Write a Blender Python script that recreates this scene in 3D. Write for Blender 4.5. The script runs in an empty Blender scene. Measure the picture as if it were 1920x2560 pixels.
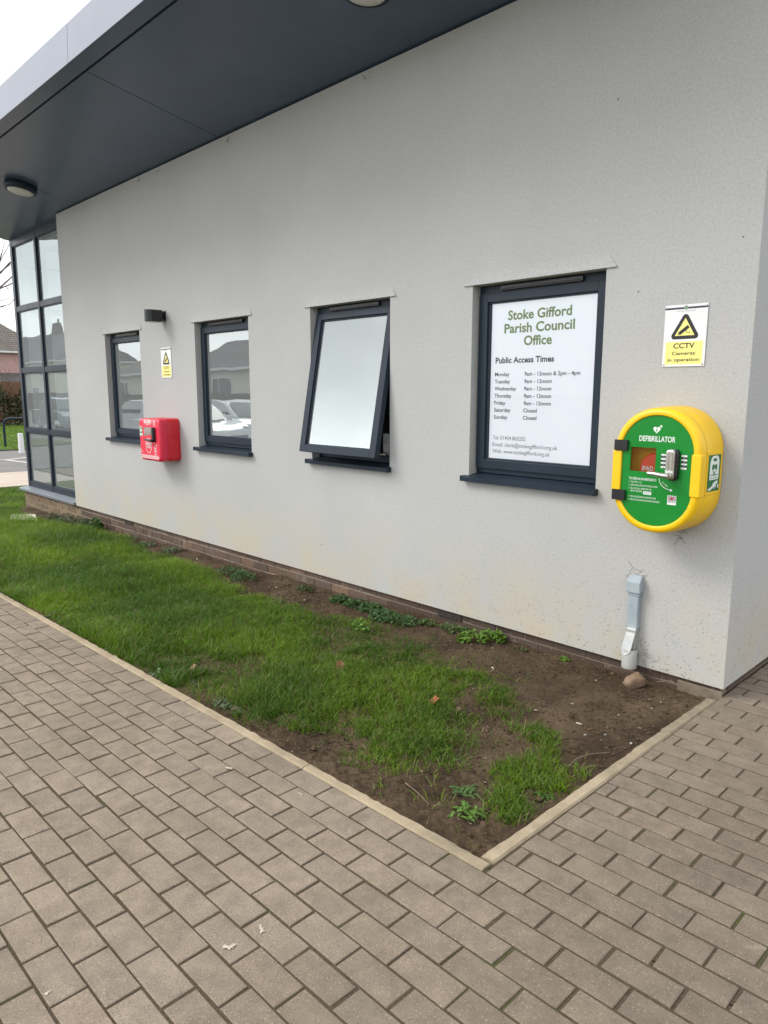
import bpy, math, random
import numpy as np
from mathutils import Vector, Matrix
random.seed(7)
rng = np.random.default_rng(7)
R = math.radians
sc = bpy.context.scene
COL = sc.collection

# ---------------------------------------------------------------- camera
cam_d = bpy.data.cameras.new('camera')
cam = bpy.data.objects.new('camera', cam_d)
COL.objects.link(cam)
CAM = Vector((1.23175, -3.58352, 1.46435))
yaw, pit, rol = R(-45.62477), R(-9.49172), R(0.10953)
fwd = Vector((math.sin(yaw) * math.cos(pit), math.cos(yaw) * math.cos(pit), math.sin(pit)))
rgt = Vector((math.cos(yaw), -math.sin(yaw), 0))
upv = rgt.cross(fwd)
r2 = rgt * math.cos(rol) + upv * math.sin(rol)
u2 = -rgt * math.sin(rol) + upv * math.cos(rol)
cam.matrix_world = Matrix(((r2.x, u2.x, -fwd.x, CAM.x), (r2.y, u2.y, -fwd.y, CAM.y), (r2.z, u2.z, -fwd.z, CAM.z), (0, 0, 0, 1)))
cam_d.sensor_fit = 'VERTICAL'
cam_d.sensor_height = 36.0
cam_d.sensor_width = 27.0
cam_d.lens = 1787.95 / 2560 * 36.0
cam_d.clip_start = 0.05
cam_d.clip_end = 2000
sc.camera = cam

# ---------------------------------------------------------------- world: overcast sky
SUN_DIR = Vector((-0.62, -0.66, 0.80)).normalized()
w = bpy.data.worlds.new('World')
sc.world = w
w.use_nodes = True
nt = w.node_tree
nt.nodes.clear()
N = nt.nodes.new
sky = N('ShaderNodeTexSky'); sky.sky_type = 'NISHITA'; sky.sun_disc = False
sky.sun_elevation = math.asin(SUN_DIR.z)
sky.sun_rotation = math.atan2(SUN_DIR.x, SUN_DIR.y) % (2 * math.pi)
sky.air_density = 1.0; sky.dust_density = 3.0; sky.ozone_density = 1.0
hs = N('ShaderNodeHueSaturation'); hs.inputs['Saturation'].default_value = 0.30; hs.inputs['Value'].default_value = 1.0
tc = N('ShaderNodeTexCoord')
mp = N('ShaderNodeMapping'); mp.inputs['Scale'].default_value = (1.0, 1.0, 2.2)
nz = N('ShaderNodeTexNoise'); nz.inputs['Scale'].default_value = 2.2; nz.inputs['Detail'].default_value = 5; nz.inputs['Roughness'].default_value = 0.55
rmp = N('ShaderNodeMapRange'); rmp.inputs['From Min'].default_value = 0.3; rmp.inputs['From Max'].default_value = 0.7
rmp.inputs['To Min'].default_value = 0.70; rmp.inputs['To Max'].default_value = 1.32
mul = N('ShaderNodeMix'); mul.data_type = 'RGBA'; mul.blend_type = 'MULTIPLY'; mul.inputs[0].default_value = 1.0
bg = N('ShaderNodeBackground'); bg.inputs['Strength'].default_value = 0.15
wo = N('ShaderNodeOutputWorld')
L = nt.links.new
L(sky.outputs[0], hs.inputs['Color']); L(tc.outputs['Generated'], mp.inputs[0]); L(mp.outputs[0], nz.inputs[0])
cloud = N('ShaderNodeMix'); cloud.data_type = 'RGBA'; cloud.inputs[0].default_value = 0.62      # bright even cloud over most of the sky
cloud.inputs[7].default_value = (6.3, 6.42, 6.6, 1)
L(hs.outputs[0], cloud.inputs[6])
L(nz.outputs[0], rmp.inputs['Value']); L(cloud.outputs[2], mul.inputs[6]); L(rmp.outputs[0], mul.inputs[7])
dark = N('ShaderNodeVectorMath'); dark.operation = 'DOT_PRODUCT'      # dark spot added to the unseen sky, greys the open pane's reflection
nrm = N('ShaderNodeVectorMath'); nrm.operation = 'NORMALIZE'
L(tc.outputs['Generated'], nrm.inputs[0]); L(nrm.outputs[0], dark.inputs[0])
dark.inputs[1].default_value = Vector((-0.715, -0.570, 0.42)).normalized()
dr = N('ShaderNodeMapRange'); dr.interpolation_type = 'SMOOTHSTEP'
for k_, q_ in zip(('From Min', 'From Max', 'To Min', 'To Max'), (0.955, 0.997, 1.0, 0.46)): dr.inputs[k_].default_value = q_
L(dark.outputs['Value'], dr.inputs['Value'])
mul2 = N('ShaderNodeMix'); mul2.data_type = 'RGBA'; mul2.blend_type = 'MULTIPLY'; mul2.inputs[0].default_value = 1.0
L(mul.outputs[2], mul2.inputs[6]); L(dr.outputs[0], mul2.inputs[7])
L(mul2.outputs[2], bg.inputs['Color']); L(bg.outputs[0], wo.inputs['Surface'])

sun_d = bpy.data.lights.new('sun', 'SUN')
sun_d.energy = 0.9
sun_d.angle = R(22)
sun_d.color = (1.0, 0.95, 0.87)
sun = bpy.data.objects.new('sun', sun_d)
COL.objects.link(sun)
sun.rotation_euler = (-SUN_DIR).to_track_quat('-Z', 'Y').to_euler()

sc.view_settings.view_transform = 'Standard'
sc.view_settings.look = 'None'
sc.view_settings.gamma = 1
sc.view_settings.use_curve_mapping = False
sc.view_settings.exposure = 0.95
sc.render.engine = 'CYCLES'
sc.cycles.max_bounces = 10
sc.cycles.transparent_max_bounces = 12

# ================================================================ helpers
def prop(o, label=None, cat=None, group=None, kind=None):
    if label: o['label'] = label
    if cat: o['category'] = cat
    if group: o['group'] = group
    if kind: o['kind'] = kind
    return o

def empty(name, loc, label, cat, group=None):
    o = bpy.data.objects.new(name, None)
    COL.objects.link(o)
    o.location = loc
    o.empty_display_size = 0.1
    return prop(o, label, cat, group)

class MB:
    """collects polygons; build() links them as one mesh object"""
    def __init__(s):
        s.v = []; s.f = []; s.m = []; s.sm = []; s.c = []
    def add(s, vs, fs, mi=0, smooth=False, col=None):
        b = len(s.v)
        s.v += [tuple(x) for x in vs]
        for f in fs:
            s.f.append([b + i for i in f]); s.m.append(mi); s.sm.append(smooth)
        if col is not None:
            while len(s.c) < b: s.c.append((1, 1, 1, 1))
            s.c += [col] * len(vs)
        return s
    def box(s, x0, x1, y0, y1, z0, z1, mi=0, col=None):
        v = [(x0, y0, z0), (x1, y0, z0), (x1, y1, z0), (x0, y1, z0), (x0, y0, z1), (x1, y0, z1), (x1, y1, z1), (x0, y1, z1)]
        return s.add(v, [(3, 2, 1, 0), (4, 5, 6, 7), (0, 1, 5, 4), (1, 2, 6, 5), (2, 3, 7, 6), (3, 0, 4, 7)], mi, False, col)
    def quad(s, a, b, c, d, mi=0, col=None):
        return s.add([a, b, c, d], [(0, 1, 2, 3)], mi, False, col)
    def poly_xz(s, pts, y, mi=0):       # flat outline facing -y (counter-clockwise seen from -y)
        return s.add([(p[0], y, p[1]) for p in pts], [list(range(len(pts)))], mi)
    def prism_xz(s, pts, y0, y1, mi=0, smooth=False):   # y0 = front (towards -y)
        n = len(pts)
        v = [(p[0], y0, p[1]) for p in pts] + [(p[0], y1, p[1]) for p in pts]
        f = [list(range(n)), list(range(2 * n - 1, n - 1, -1))]
        s.add(v, f, mi)
        return s.add(v, [(i, i + n, (i + 1) % n + n, (i + 1) % n) for i in range(n)], mi, smooth)
    def frame_xz(s, x0, x1, z0, z1, wl, wr, wb, wt, y0, y1, mi=0):   # rectangular ring
        s.box(x0, x0 + wl, y0, y1, z0, z1, mi); s.box(x1 - wr, x1, y0, y1, z0, z1, mi)
        s.box(x0 + wl, x1 - wr, y0, y1, z0, z0 + wb, mi); s.box(x0 + wl, x1 - wr, y0, y1, z1 - wt, z1, mi)
        return s
    def tube(s, pts, rad, n=8, mi=0, cap=True, smooth=True, col=None):
        pts = [Vector(p) for p in pts]
        if not isinstance(rad, (list, tuple)): rad = [rad] * len(pts)
        vs = []; ref = None
        for i, p in enumerate(pts):
            t = (pts[min(i + 1, len(pts) - 1)] - pts[max(i - 1, 0)]).normalized()
            if ref is None:
                ref = t.orthogonal().normalized()
            a = (ref - t * ref.dot(t))
            a = a.normalized() if a.length > 1e-6 else t.orthogonal().normalized()
            ref = a; b = t.cross(a)
            for k in range(n):
                th = 2 * math.pi * k / n
                vs.append(p + (a * math.cos(th) + b * math.sin(th)) * rad[i])
        fs = []
        for i in range(len(pts) - 1):
            for k in range(n):
                fs.append((i * n + k, i * n + (k + 1) % n, (i + 1) * n + (k + 1) % n, (i + 1) * n + k))
        s.add(vs, fs, mi, smooth, col)
        if cap:
            s.add(vs[:n], [list(range(n - 1, -1, -1))], mi, False, col)
            s.add(vs[-n:], [list(range(n))], mi, False, col)
        return s
    def lathe(s, prof, centre, axis='z', n=32, mi=0, smooth=True):   # prof: (radius, height)
        vs = []
        for r_, h in prof:
            for k in range(n):
                th = 2 * math.pi * k / n
                p = (r_ * math.cos(th), r_ * math.sin(th), h)
                if axis == 'y': p = (p[0], -p[2], p[1])      # height runs towards -y
                vs.append((centre[0] + p[0], centre[1] + p[1], centre[2] + p[2]))
        fs = [(i * n + k, i * n + (k + 1) % n, (i + 1) * n + (k + 1) % n, (i + 1) * n + k) for i in range(len(prof) - 1) for k in range(n)]
        s.add(vs, fs, mi, smooth)
        s.add(vs[:n], [list(range(n - 1, -1, -1))], mi); s.add(vs[-n:], [list(range(n))], mi)
        return s
    def build(s, name, mats, parent=None, bevel=0, seg=2, label=None, xf=None, weld=False):
        me = bpy.data.meshes.new(name)
        v = s.v if xf is None else [tuple(xf @ Vector(p)) for p in s.v]
        me.from_pydata(v, [], s.f)
        if not isinstance(mats, (list, tuple)): mats = [mats]
        for m in mats: me.materials.append(m)
        me.polygons.foreach_set('material_index', s.m)
        me.polygons.foreach_set('use_smooth', s.sm)
        if s.c:
            while len(s.c) < len(s.v): s.c.append((1, 1, 1, 1))
            a = me.color_attributes.new('tint', 'FLOAT_COLOR', 'POINT')
            a.data.foreach_set('color', np.array(s.c, dtype=np.float32).ravel())
        me.update()
        o = bpy.data.objects.new(name, me)
        COL.objects.link(o)
        if parent is not None:
            o.parent = parent
            # geometry is written in world coordinates: undo the parent's placement
            p = parent; m = Matrix.Identity(4)
            while p is not None:
                m = Matrix.LocRotScale(p.location, p.rotation_euler, p.scale) @ m if False else (p.matrix_basis @ m)
                p = p.parent
            o.matrix_basis = m.inverted()
        if bevel:
            b = o.modifiers.new('bevel', 'BEVEL'); b.width = bevel; b.segments = seg; b.limit_method = 'ANGLE'; b.angle_limit = R(35)
        if label: o['label'] = label
        return o

def arr_mesh(name, verts, faces, mats, tint=None, smooth=False, parent=None):
    """fast mesh from numpy arrays; faces is (n,3) or (n,4)"""
    me = bpy.data.meshes.new(name)
    nv, nf, k = len(verts), len(faces), faces.shape[1]
    me.vertices.add(nv); me.loops.add(nf * k); me.polygons.add(nf)
    me.vertices.foreach_set('co', np.ascontiguousarray(verts, dtype=np.float32).ravel())
    me.loops.foreach_set('vertex_index', np.ascontiguousarray(faces, dtype=np.int32).ravel())
    me.polygons.foreach_set('loop_start', np.arange(0, nf * k, k, dtype=np.int32))
    me.polygons.foreach_set('loop_total', np.full(nf, k, dtype=np.int32))
    me.polygons.foreach_set('use_smooth', np.full(nf, smooth, dtype=bool))
    me.update(calc_edges=True)
    if tint is not None:
        a = me.color_attributes.new('tint', 'FLOAT_COLOR', 'POINT')
        a.data.foreach_set('color', np.ascontiguousarray(tint, dtype=np.float32).ravel())
    for m in (mats if isinstance(mats, (list, tuple)) else [mats]): me.materials.append(m)
    o = bpy.data.objects.new(name, me)
    COL.objects.link(o)
    return o

# ---------------------------------------------------------------- lettering
_fc = {}
def text_raw(body, bold=0.0):
    key = (body, bold)
    if key in _fc: return _fc[key]
    cu = bpy.data.curves.new('lettering', 'FONT')
    cu.body = body; cu.size = 1.0; cu.offset = bold; cu.resolution_u = 3
    ob = bpy.data.objects.new('lettering', cu)
    COL.objects.link(ob)
    dg = bpy.context.evaluated_depsgraph_get()
    me = bpy.data.meshes.new_from_object(ob.evaluated_get(dg))
    vs = [(v.co.x, v.co.y) for v in me.vertices]
    fs = [list(p.vertices) for p in me.polygons]
    bpy.data.objects.remove(ob); bpy.data.meshes.remove(me); bpy.data.curves.remove(cu)
    _fc[key] = (vs, fs)
    return vs, fs
CAP = max(v[1] for v in text_raw('H')[0])

def put_text(mb, body, x0, x1, z, cap, plane, bold=0.0, mi=0, height=None):
    """fits the words between x0 and x1 on baseline z with the given capital height; plane maps (a, b) to 3D"""
    vs, fs = text_raw(body, bold)
    if not vs: return
    a = min(v[0] for v in vs); b = max(v[0] for v in vs)
    sx = (x1 - x0) / (b - a)
    sz = cap / CAP
    mb.add([plane(x0 + (v[0] - a) * sx, z + v[1] * sz) for v in vs], fs, mi)

# ---------------------------------------------------------------- materials
def mat(name, col, rough=0.6, metal=0.0, spec=0.5):
    m = bpy.data.materials.new(name); m.use_nodes = True
    b = m.node_tree.nodes['Principled BSDF']
    b.inputs['Base Color'].default_value = (*col, 1)
    b.inputs['Roughness'].default_value = rough
    b.inputs['Metallic'].default_value = metal
    b.inputs['Specular IOR Level'].default_value = spec
    return m

class NT:
    def __init__(s, m): s.t = m.node_tree; s.b = s.t.nodes['Principled BSDF']
    def n(s, typ, **kw):
        x = s.t.nodes.new('ShaderNode' + typ)
        for k, v in kw.items():
            if k in x.inputs.keys() if hasattr(x.inputs, 'keys') else False: x.inputs[k].default_value = v
            else: setattr(x, k, v)
        return x
    def l(s, a, b): s.t.links.new(a, b)
    def noise(s, scale, detail=4, rough=0.55, vec=None, dist=0):
        x = s.t.nodes.new('ShaderNodeTexNoise'); x.inputs['Scale'].default_value = scale; x.inputs['Detail'].default_value = detail
        x.inputs['Roughness'].default_value = rough; x.inputs['Distortion'].default_value = dist
        s.l(vec if vec is not None else s.obj(), x.inputs['Vector']); return x.outputs[0]
    def obj(s):
        if not hasattr(s, '_o'):
            s._o = s.t.nodes.new('ShaderNodeTexCoord').outputs['Object']
        return s._o
    def geo(s):
        if not hasattr(s, '_g'): s._g = s.t.nodes.new('ShaderNodeNewGeometry').outputs['Position']
        return s._g
    def mapping(s, scale, vec=None):
        x = s.t.nodes.new('ShaderNodeMapping'); x.inputs['Scale'].default_value = scale
        s.l(vec if vec is not None else s.geo(), x.inputs['Vector']); return x.outputs[0]
    def ramp(s, fac, stops):
        x = s.t.nodes.new('ShaderNodeValToRGB'); e = x.color_ramp.elements
        while len(e) > 1: e.remove(e[0])
        e[0].position = stops[0][0]; e[0].color = (*stops[0][1], 1) if len(stops[0][1]) == 3 else stops[0][1]
        for p, c in stops[1:]:
            q = e.new(p); q.color = (*c, 1)
        s.l(fac, x.inputs[0]); return x.outputs[0]
    def rng(s, v, a, b, c=0.0, d=1.0):
        x = s.t.nodes.new('ShaderNodeMapRange')
        for k, q in zip(('From Min', 'From Max', 'To Min', 'To Max'), (a, b, c, d)): x.inputs[k].default_value = q
        s.l(v, x.inputs['Value']); return x.outputs[0]
    def mix(s, fac, a, b, mode='MIX'):
        x = s.t.nodes.new('ShaderNodeMix'); x.data_type = 'RGBA'; x.blend_type = mode
        for i, q in ((0, fac), (6, a), (7, b)):
            if isinstance(q, (int, float)): x.inputs[i].default_value = q
            elif isinstance(q, tuple): x.inputs[i].default_value = (*q, 1)
            else: s.l(q, x.inputs[i])
        return x.outputs[2]
    def math(s, op, a, b=0.0):
        x = s.t.nodes.new('ShaderNodeMath'); x.operation = op
        for i, q in ((0, a), (1, b)):
            if isinstance(q, (int, float)): x.inputs[i].default_value = q
            else: s.l(q, x.inputs[i])
        return x.outputs[0]
    def sep(s, v):
        x = s.t.nodes.new('ShaderNodeSeparateXYZ'); s.l(v, x.inputs[0]); return x.outputs
    def attr(s, name='tint'):
        x = s.t.nodes.new('ShaderNodeVertexColor'); x.layer_name = name; return x.outputs[0]
    def voro(s, scale, feature='F1', vec=None):
        x = s.t.nodes.new('ShaderNodeTexVoronoi'); x.feature = feature; x.inputs['Scale'].default_value = scale
        s.l(vec if vec is not None else s.geo(), x.inputs['Vector']); return x
    def bump(s, h, strength=0.3, dist=0.01, normal=None):
        x = s.t.nodes.new('ShaderNodeBump'); x.inputs['Strength'].default_value = strength; x.inputs['Distance'].default_value = dist
        s.l(h, x.inputs['Height'])
        if normal is not None: s.l(normal, x.inputs['Normal'])
        s.l(x.outputs[0], s.b.inputs['Normal']); return x.outputs[0]
    def color(s, c): s.l(c, s.b.inputs['Base Color'])
    def rough(s, c): s.l(c, s.b.inputs['Roughness'])

# wall render: grey-white, gritty, faint stains, yellowish splash band and dark specks low down
M_render = mat('rough_render', (0.5, 0.5, 0.48), 0.95, spec=0.15)
t = NT(M_render); p = t.geo()
big = t.noise(1.1, 5, 0.6, p); mid = t.noise(9, 5, 0.6, p); fine = t.noise(150, 2, 0.6, p); fine2 = t.noise(75, 3, 0.65, p)
streak = t.noise(1.0, 5, 0.65, t.mapping((9, 9, 0.5)))
c = t.mix(t.rng(big, 0.35, 0.65), (0.425, 0.430, 0.428), (0.455, 0.460, 0.457))
c = t.mix(t.rng(streak, 0.58, 0.80, 0, 0.10), c, (0.345, 0.350, 0.345))
c = t.mix(t.rng(mid, 0.62, 0.8, 0, 0.30), c, (0.36, 0.36, 0.352))
c = t.mix(t.rng(fine2, 0.52, 0.72, 0, 0.38), c, (0.29, 0.29, 0.283))
c = t.mix(t.rng(fine, 0.56, 0.74, 0, 0.42), c, (0.23, 0.23, 0.222))
c = t.mix(t.rng(fine2, 0.46, 0.28, 0, 0.42), c, (0.56, 0.56, 0.545))
zz = t.sep(p)[2]
band = t.math('MULTIPLY', t.rng(zz, 0.62, 0.05), t.rng(t.noise(2.2, 6, 0.65, p), 0.36, 0.62))
c = t.mix(t.math('MULTIPLY', band, 0.75), c, (0.48, 0.42, 0.31))
low = t.math('MULTIPLY', t.rng(zz, 0.75, 0.0), t.rng(t.sep(p)[0], -2.6, -0.3, 0.25, 1))
vo = t.voro(60)
spk = t.math('MULTIPLY', t.rng(vo.outputs['Distance'], 0.30, 0.16), t.rng(t.noise(13, 3, 0.5, p), 0.44, 0.58))
c = t.mix(t.math('MULTIPLY', t.math('MULTIPLY', spk, low), 0.8), c, (0.10, 0.085, 0.06))
vo2 = t.voro(7.5)
spk2 = t.math('MULTIPLY', t.rng(vo2.outputs['Distance'], 0.045, 0.03), t.rng(t.noise(5, 2, 0.5, p), 0.55, 0.6))
c = t.mix(t.math('MULTIPLY', spk2, 0.8), c, (0.08, 0.07, 0.06))
t.color(c)
t.bump(fine2, 0.20, 0.005)

# dark grey powder-coated aluminium
def coat(name, col, rough=0.38, metal=0.0, spec=0.5, vary=True):
    m = mat(name, col, rough, metal, spec); t = NT(m)
    n1 = t.noise(3.0, 4, 0.6, t.geo()); n2 = t.noise(60, 3, 0.6, t.geo())
    t.color(t.mix(t.rng(n1, 0.35, 0.7, 0, 0.6), col, tuple(x * 1.25 + 0.004 for x in col)))
    if vary: t.rough(t.rng(n1, 0.3, 0.7, rough - 0.03, rough + 0.06))
    return m
M_frame = coat('anthracite_coating', (0.016, 0.026, 0.040), 0.36, 0.0, 0.22)
M_soffit = coat('soffit_coating', (0.056, 0.086, 0.142), 0.30, 0.0, 0.5, False)
M_fascia = coat('fascia_coating', (0.20, 0.22, 0.275), 0.36, 0.0)
M_groove = mat('dark_joint', (0.030, 0.042, 0.066), 0.6)
M_black = coat('black_plastic', (0.008, 0.009, 0.012), 0.32)
M_rubber = mat('black_rubber', (0.02, 0.02, 0.02), 0.75)
M_whiteboard = mat('white_paint', (0.72, 0.72, 0.70), 0.5)
M_inner = mat('interior_plaster', (0.70, 0.72, 0.75), 0.85)
M_carpet = mat('interior_floor', (0.10, 0.09, 0.08), 0.9)

def glass(name, ior=4.3, tint=(0.72, 0.80, 0.80), wav=0.0012, refl=(0.88, 0.97, 0.98), haze=0.0):
    m = bpy.data.materials.new(name); m.use_nodes = True
    nt = m.node_tree; nt.nodes.remove(nt.nodes['Principled BSDF'])
    out = nt.nodes['Material Output']
    fr = nt.nodes.new('ShaderNodeFresnel'); fr.inputs['IOR'].default_value = ior
    gl = nt.nodes.new('ShaderNodeBsdfGlossy'); gl.inputs['Roughness'].default_value = 0.0; gl.inputs['Color'].default_value = (*refl, 1)
    tr = nt.nodes.new('ShaderNodeBsdfTransparent'); tr.inputs['Color'].default_value = (*tint, 1)
    mx = nt.nodes.new('ShaderNodeMixShader')
    g = nt.nodes.new('ShaderNodeNewGeometry'); n1 = nt.nodes.new('ShaderNodeTexNoise')
    n1.inputs['Scale'].default_value = 2.3; n1.inputs['Detail'].default_value = 1.0
    bp = nt.nodes.new('ShaderNodeBump'); bp.inputs['Strength'].default_value = 1.0; bp.inputs['Distance'].default_value = wav
    nt.links.new(g.outputs['Position'], n1.inputs['Vector']); nt.links.new(n1.outputs[0], bp.inputs['Height'])
    nt.links.new(bp.outputs[0], gl.inputs['Normal'])
    nt.links.new(fr.outputs[0], mx.inputs[0]); nt.links.new(tr.outputs[0], mx.inputs[1]); nt.links.new(gl.outputs[0], mx.inputs[2])
    df = nt.nodes.new('ShaderNodeBsdfDiffuse'); df.inputs['Color'].default_value = (0.75, 0.80, 0.82, 1)
    m2 = nt.nodes.new('ShaderNodeMixShader'); m2.inputs[0].default_value = haze
    nt.links.new(mx.outputs[0], m2.inputs[1]); nt.links.new(df.outputs[0], m2.inputs[2])
    nt.links.new(m2.outputs[0], out.inputs['Surface'])
    return m
M_glass = glass('window_glass', haze=0.15)  # even pale haze mixed into the panes to lighten their dark reflections
M_clear = glass('clear_plastic', 1.30, (0.88, 0.88, 0.88), 0.0)

# bricks of the plinth (tint per brick)
M_brick = mat('plinth_brick', (0.2, 0.15, 0.12), 0.9, spec=0.2)
t = NT(M_brick); p = t.geo()
c = t.mix(1.0, t.attr(), t.ramp(t.noise(45, 4, 0.65, p), [(0.3, (0.75, 0.73, 0.72)), (0.7, (1.2, 1.18, 1.15))]), 'MULTIPLY')
c = t.mix(t.rng(t.noise(6, 5, 0.7, p), 0.58, 0.75, 0, 0.6), c, (0.36, 0.30, 0.25))
c = t.mix(t.rng(t.noise(2.2, 4, 0.6, p), 0.5, 0.72, 0, 0.5), c, (0.09, 0.075, 0.055))
t.color(c); t.bump(t.noise(160, 3, 0.6, p), 0.5, 0.003)
M_mortar = mat('mortar', (0.30, 0.25, 0.20), 0.95, spec=0.1)
t = NT(M_mortar)
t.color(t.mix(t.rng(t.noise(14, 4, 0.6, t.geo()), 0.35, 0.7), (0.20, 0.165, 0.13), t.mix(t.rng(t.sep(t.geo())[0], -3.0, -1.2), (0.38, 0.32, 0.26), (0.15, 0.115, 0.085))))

# paving blocks (tint per block)
M_block = mat('paving_block', (0.25, 0.21, 0.18), 0.85, spec=0.3)
t = NT(M_block); p = t.geo()
c = t.attr()
c = t.mix(1.0, c, t.ramp(t.noise(230, 3, 0.7, p), [(0.28, (0.70, 0.70, 0.70)), (0.72, (1.28, 1.28, 1.28))]), 'MULTIPLY')
c = t.mix(1.0, c, t.ramp(t.noise(14, 4, 0.6, p), [(0.3, (0.80, 0.80, 0.80)), (0.7, (1.17, 1.17, 1.16))]), 'MULTIPLY')
c = t.mix(t.rng(t.noise(1.3, 5, 0.65, p), 0.46, 0.70, 0, 0.40), c, (0.165, 0.140, 0.100))
c = t.mix(t.rng(t.noise(4.5, 6, 0.7, p), 0.55, 0.75, 0, 0.30), c, (0.15, 0.13, 0.10))
c = t.mix(t.rng(t.noise(6.5, 4, 0.6, p, 0.6), 0.68, 0.76, 0, 0.35), c, (0.42, 0.34, 0.25))
v = t.voro(170)
cellpick = t.math('GREATER_THAN', t.sep(v.outputs['Color'])[0], 0.84)
c = t.mix(t.math('MULTIPLY', t.math('MULTIPLY', t.rng(v.outputs['Distance'], 0.34, 0.16), cellpick), 0.60), c, (0.50, 0.41, 0.31))
v2 = t.voro(150)
pick2 = t.math('GREATER_THAN', t.sep(v2.outputs['Color'])[1], 0.78)
c = t.mix(t.math('MULTIPLY', t.math('MULTIPLY', t.rng(v2.outputs['Distance'], 0.4, 0.2), pick2), 0.55), c, (0.09, 0.075, 0.065))
t.color(c)
t.bump(t.math('ADD', t.noise(260, 3, 0.7, p), t.math('MULTIPLY', t.noise(60, 3, 0.6, p), 0.6)), 0.45, 0.003)

M_sand = mat('joint_sand', (0.12, 0.10, 0.075), 0.95, spec=0.1)
t = NT(M_sand); p = t.geo()
c = t.mix(t.rng(t.noise(120, 4, 0.7, p), 0.3, 0.7), (0.060, 0.046, 0.031), (0.115, 0.090, 0.062))
c = t.mix(t.rng(t.noise(1.7, 5, 0.65, p), 0.52, 0.66, 0, 0.75), c, (0.072, 0.080, 0.026))
t.color(c); t.bump(t.noise(200, 3, 0.7, p), 0.8, 0.004)

M_kerb = mat('concrete_edging', (0.42, 0.35, 0.25), 0.9, spec=0.2)
t = NT(M_kerb); p = t.geo()
c = t.mix(t.rng(t.noise(5, 5, 0.65, p), 0.3, 0.7), (0.32, 0.255, 0.17), (0.43, 0.355, 0.245))
c = t.mix(t.rng(t.noise(120, 3, 0.7, p), 0.5, 0.75, 0, 0.6), c, (0.22, 0.18, 0.13))
c = t.mix(t.rng(t.noise(3.1, 6, 0.7, p), 0.48, 0.68, 0, 0.65), c, (0.17, 0.145, 0.10))
c = t.mix(t.math('MULTIPLY', t.rng(t.sep(p)[1], -1.3, -0.2, 0, 1), t.rng(t.noise(11, 5, 0.7, p), 0.35, 0.65, 0.3, 0.9)), c, (0.15, 0.135, 0.10))
t.color(c); t.bump(t.noise(180, 3, 0.7, p), 0.6, 0.003)

M_soil = mat('bare_soil', (0.09, 0.06, 0.04), 0.92, spec=0.2)
t = NT(M_soil); p = t.geo()
c = t.mix(t.rng(t.noise(2.6, 5, 0.6, p), 0.35, 0.65), (0.050, 0.033, 0.020), (0.120, 0.084, 0.052))
c = t.mix(1.0, c, t.ramp(t.noise(70, 5, 0.7, p), [(0.3, (0.6, 0.6, 0.6)), (0.7, (1.4, 1.38, 1.35))]), 'MULTIPLY')
v = t.voro(70)
c = t.mix(t.math('MULTIPLY', t.rng(v.outputs['Distance'], 0.2, 0.12), t.math('GREATER_THAN', t.sep(v.outputs['Color'])[0], 0.95)), c, (0.40, 0.35, 0.30))
c = t.mix(t.math('MULTIPLY', t.sep(t.attr())[0], 0.75), c, t.mix(t.rng(t.noise(35, 4, 0.7, p), 0.3, 0.7), (0.045, 0.050, 0.014), (0.12, 0.115, 0.035)))
t.color(c); t.bump(t.math('ADD', t.noise(90, 5, 0.7, p), t.noise(24, 4, 0.6, p)), 0.9, 0.012)

def tint_mat(name, rough=0.6, spec=0.3, trans=0.0):
    m = mat(name, (0.1, 0.1, 0.1), rough, spec=spec); t = NT(m)
    t.color(t.attr())
    if trans:
        nt = m.node_tree
        tl = nt.nodes.new('ShaderNodeBsdfTranslucent'); t.l(t.attr(), tl.inputs[0])
        mx = nt.nodes.new('ShaderNodeMixShader'); mx.inputs[0].default_value = trans
        t.l(t.b.outputs[0], mx.inputs[1]); t.l(tl.outputs[0], mx.inputs[2])
        t.l(mx.outputs[0], nt.nodes['Material Output'].inputs['Surface'])
    return m
M_grass = tint_mat('grass_blade', 0.45, 0.4, 0.4)
M_leaf = tint_mat('leaf_surface', 0.5, 0.35, 0.25)
M_hedge = tint_mat('hedge_leaf', 0.7, 0.2, 0.2)

def noisy(name, a, b, scale, rough=0.85, bump=0.0, bscale=None, bdist=0.01, spec=0.3):
    m = mat(name, a, rough, spec=spec); t = NT(m); p = t.geo()
    t.color(t.mix(t.rng(t.noise(scale, 5, 0.65, p), 0.32, 0.68), a, b))
    if bump: t.bump(t.noise(bscale or scale * 4, 4, 0.65, p), bump, bdist)
    return m
M_asphalt = noisy('asphalt', (0.15, 0.145, 0.14), (0.21, 0.20, 0.19), 1.5, 0.9, 0.4, 140)
M_path = noisy('path_concrete', (0.42, 0.35, 0.29), (0.52, 0.44, 0.37), 1.2, 0.9, 0.3, 90)
M_line = noisy('line_paint', (0.62, 0.60, 0.55), (0.75, 0.73, 0.68), 7, 0.7)
M_lawn = noisy('lawn_turf', (0.05, 0.085, 0.018), (0.095, 0.14, 0.03), 2.0, 0.9, 0.8, 60, 0.03)
M_ground = noisy('rough_ground', (0.06, 0.08, 0.03), (0.11, 0.12, 0.05), 0.2, 0.95)
M_stone = noisy('field_stone', (0.13, 0.085, 0.052), (0.27, 0.19, 0.125), 16, 0.8, 0.5, 60, 0.006)
M_slab = noisy('pale_concrete', (0.50, 0.47, 0.38), (0.62, 0.59, 0.48), 9, 0.9, 0.3, 90)
M_drop = noisy('dried_dropping', (0.38, 0.33, 0.265), (0.52, 0.46, 0.38), 60, 0.9)
M_greyplastic = noisy('grey_plastic', (0.28, 0.335, 0.37), (0.35, 0.405, 0.44), 9, 0.5)
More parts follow.
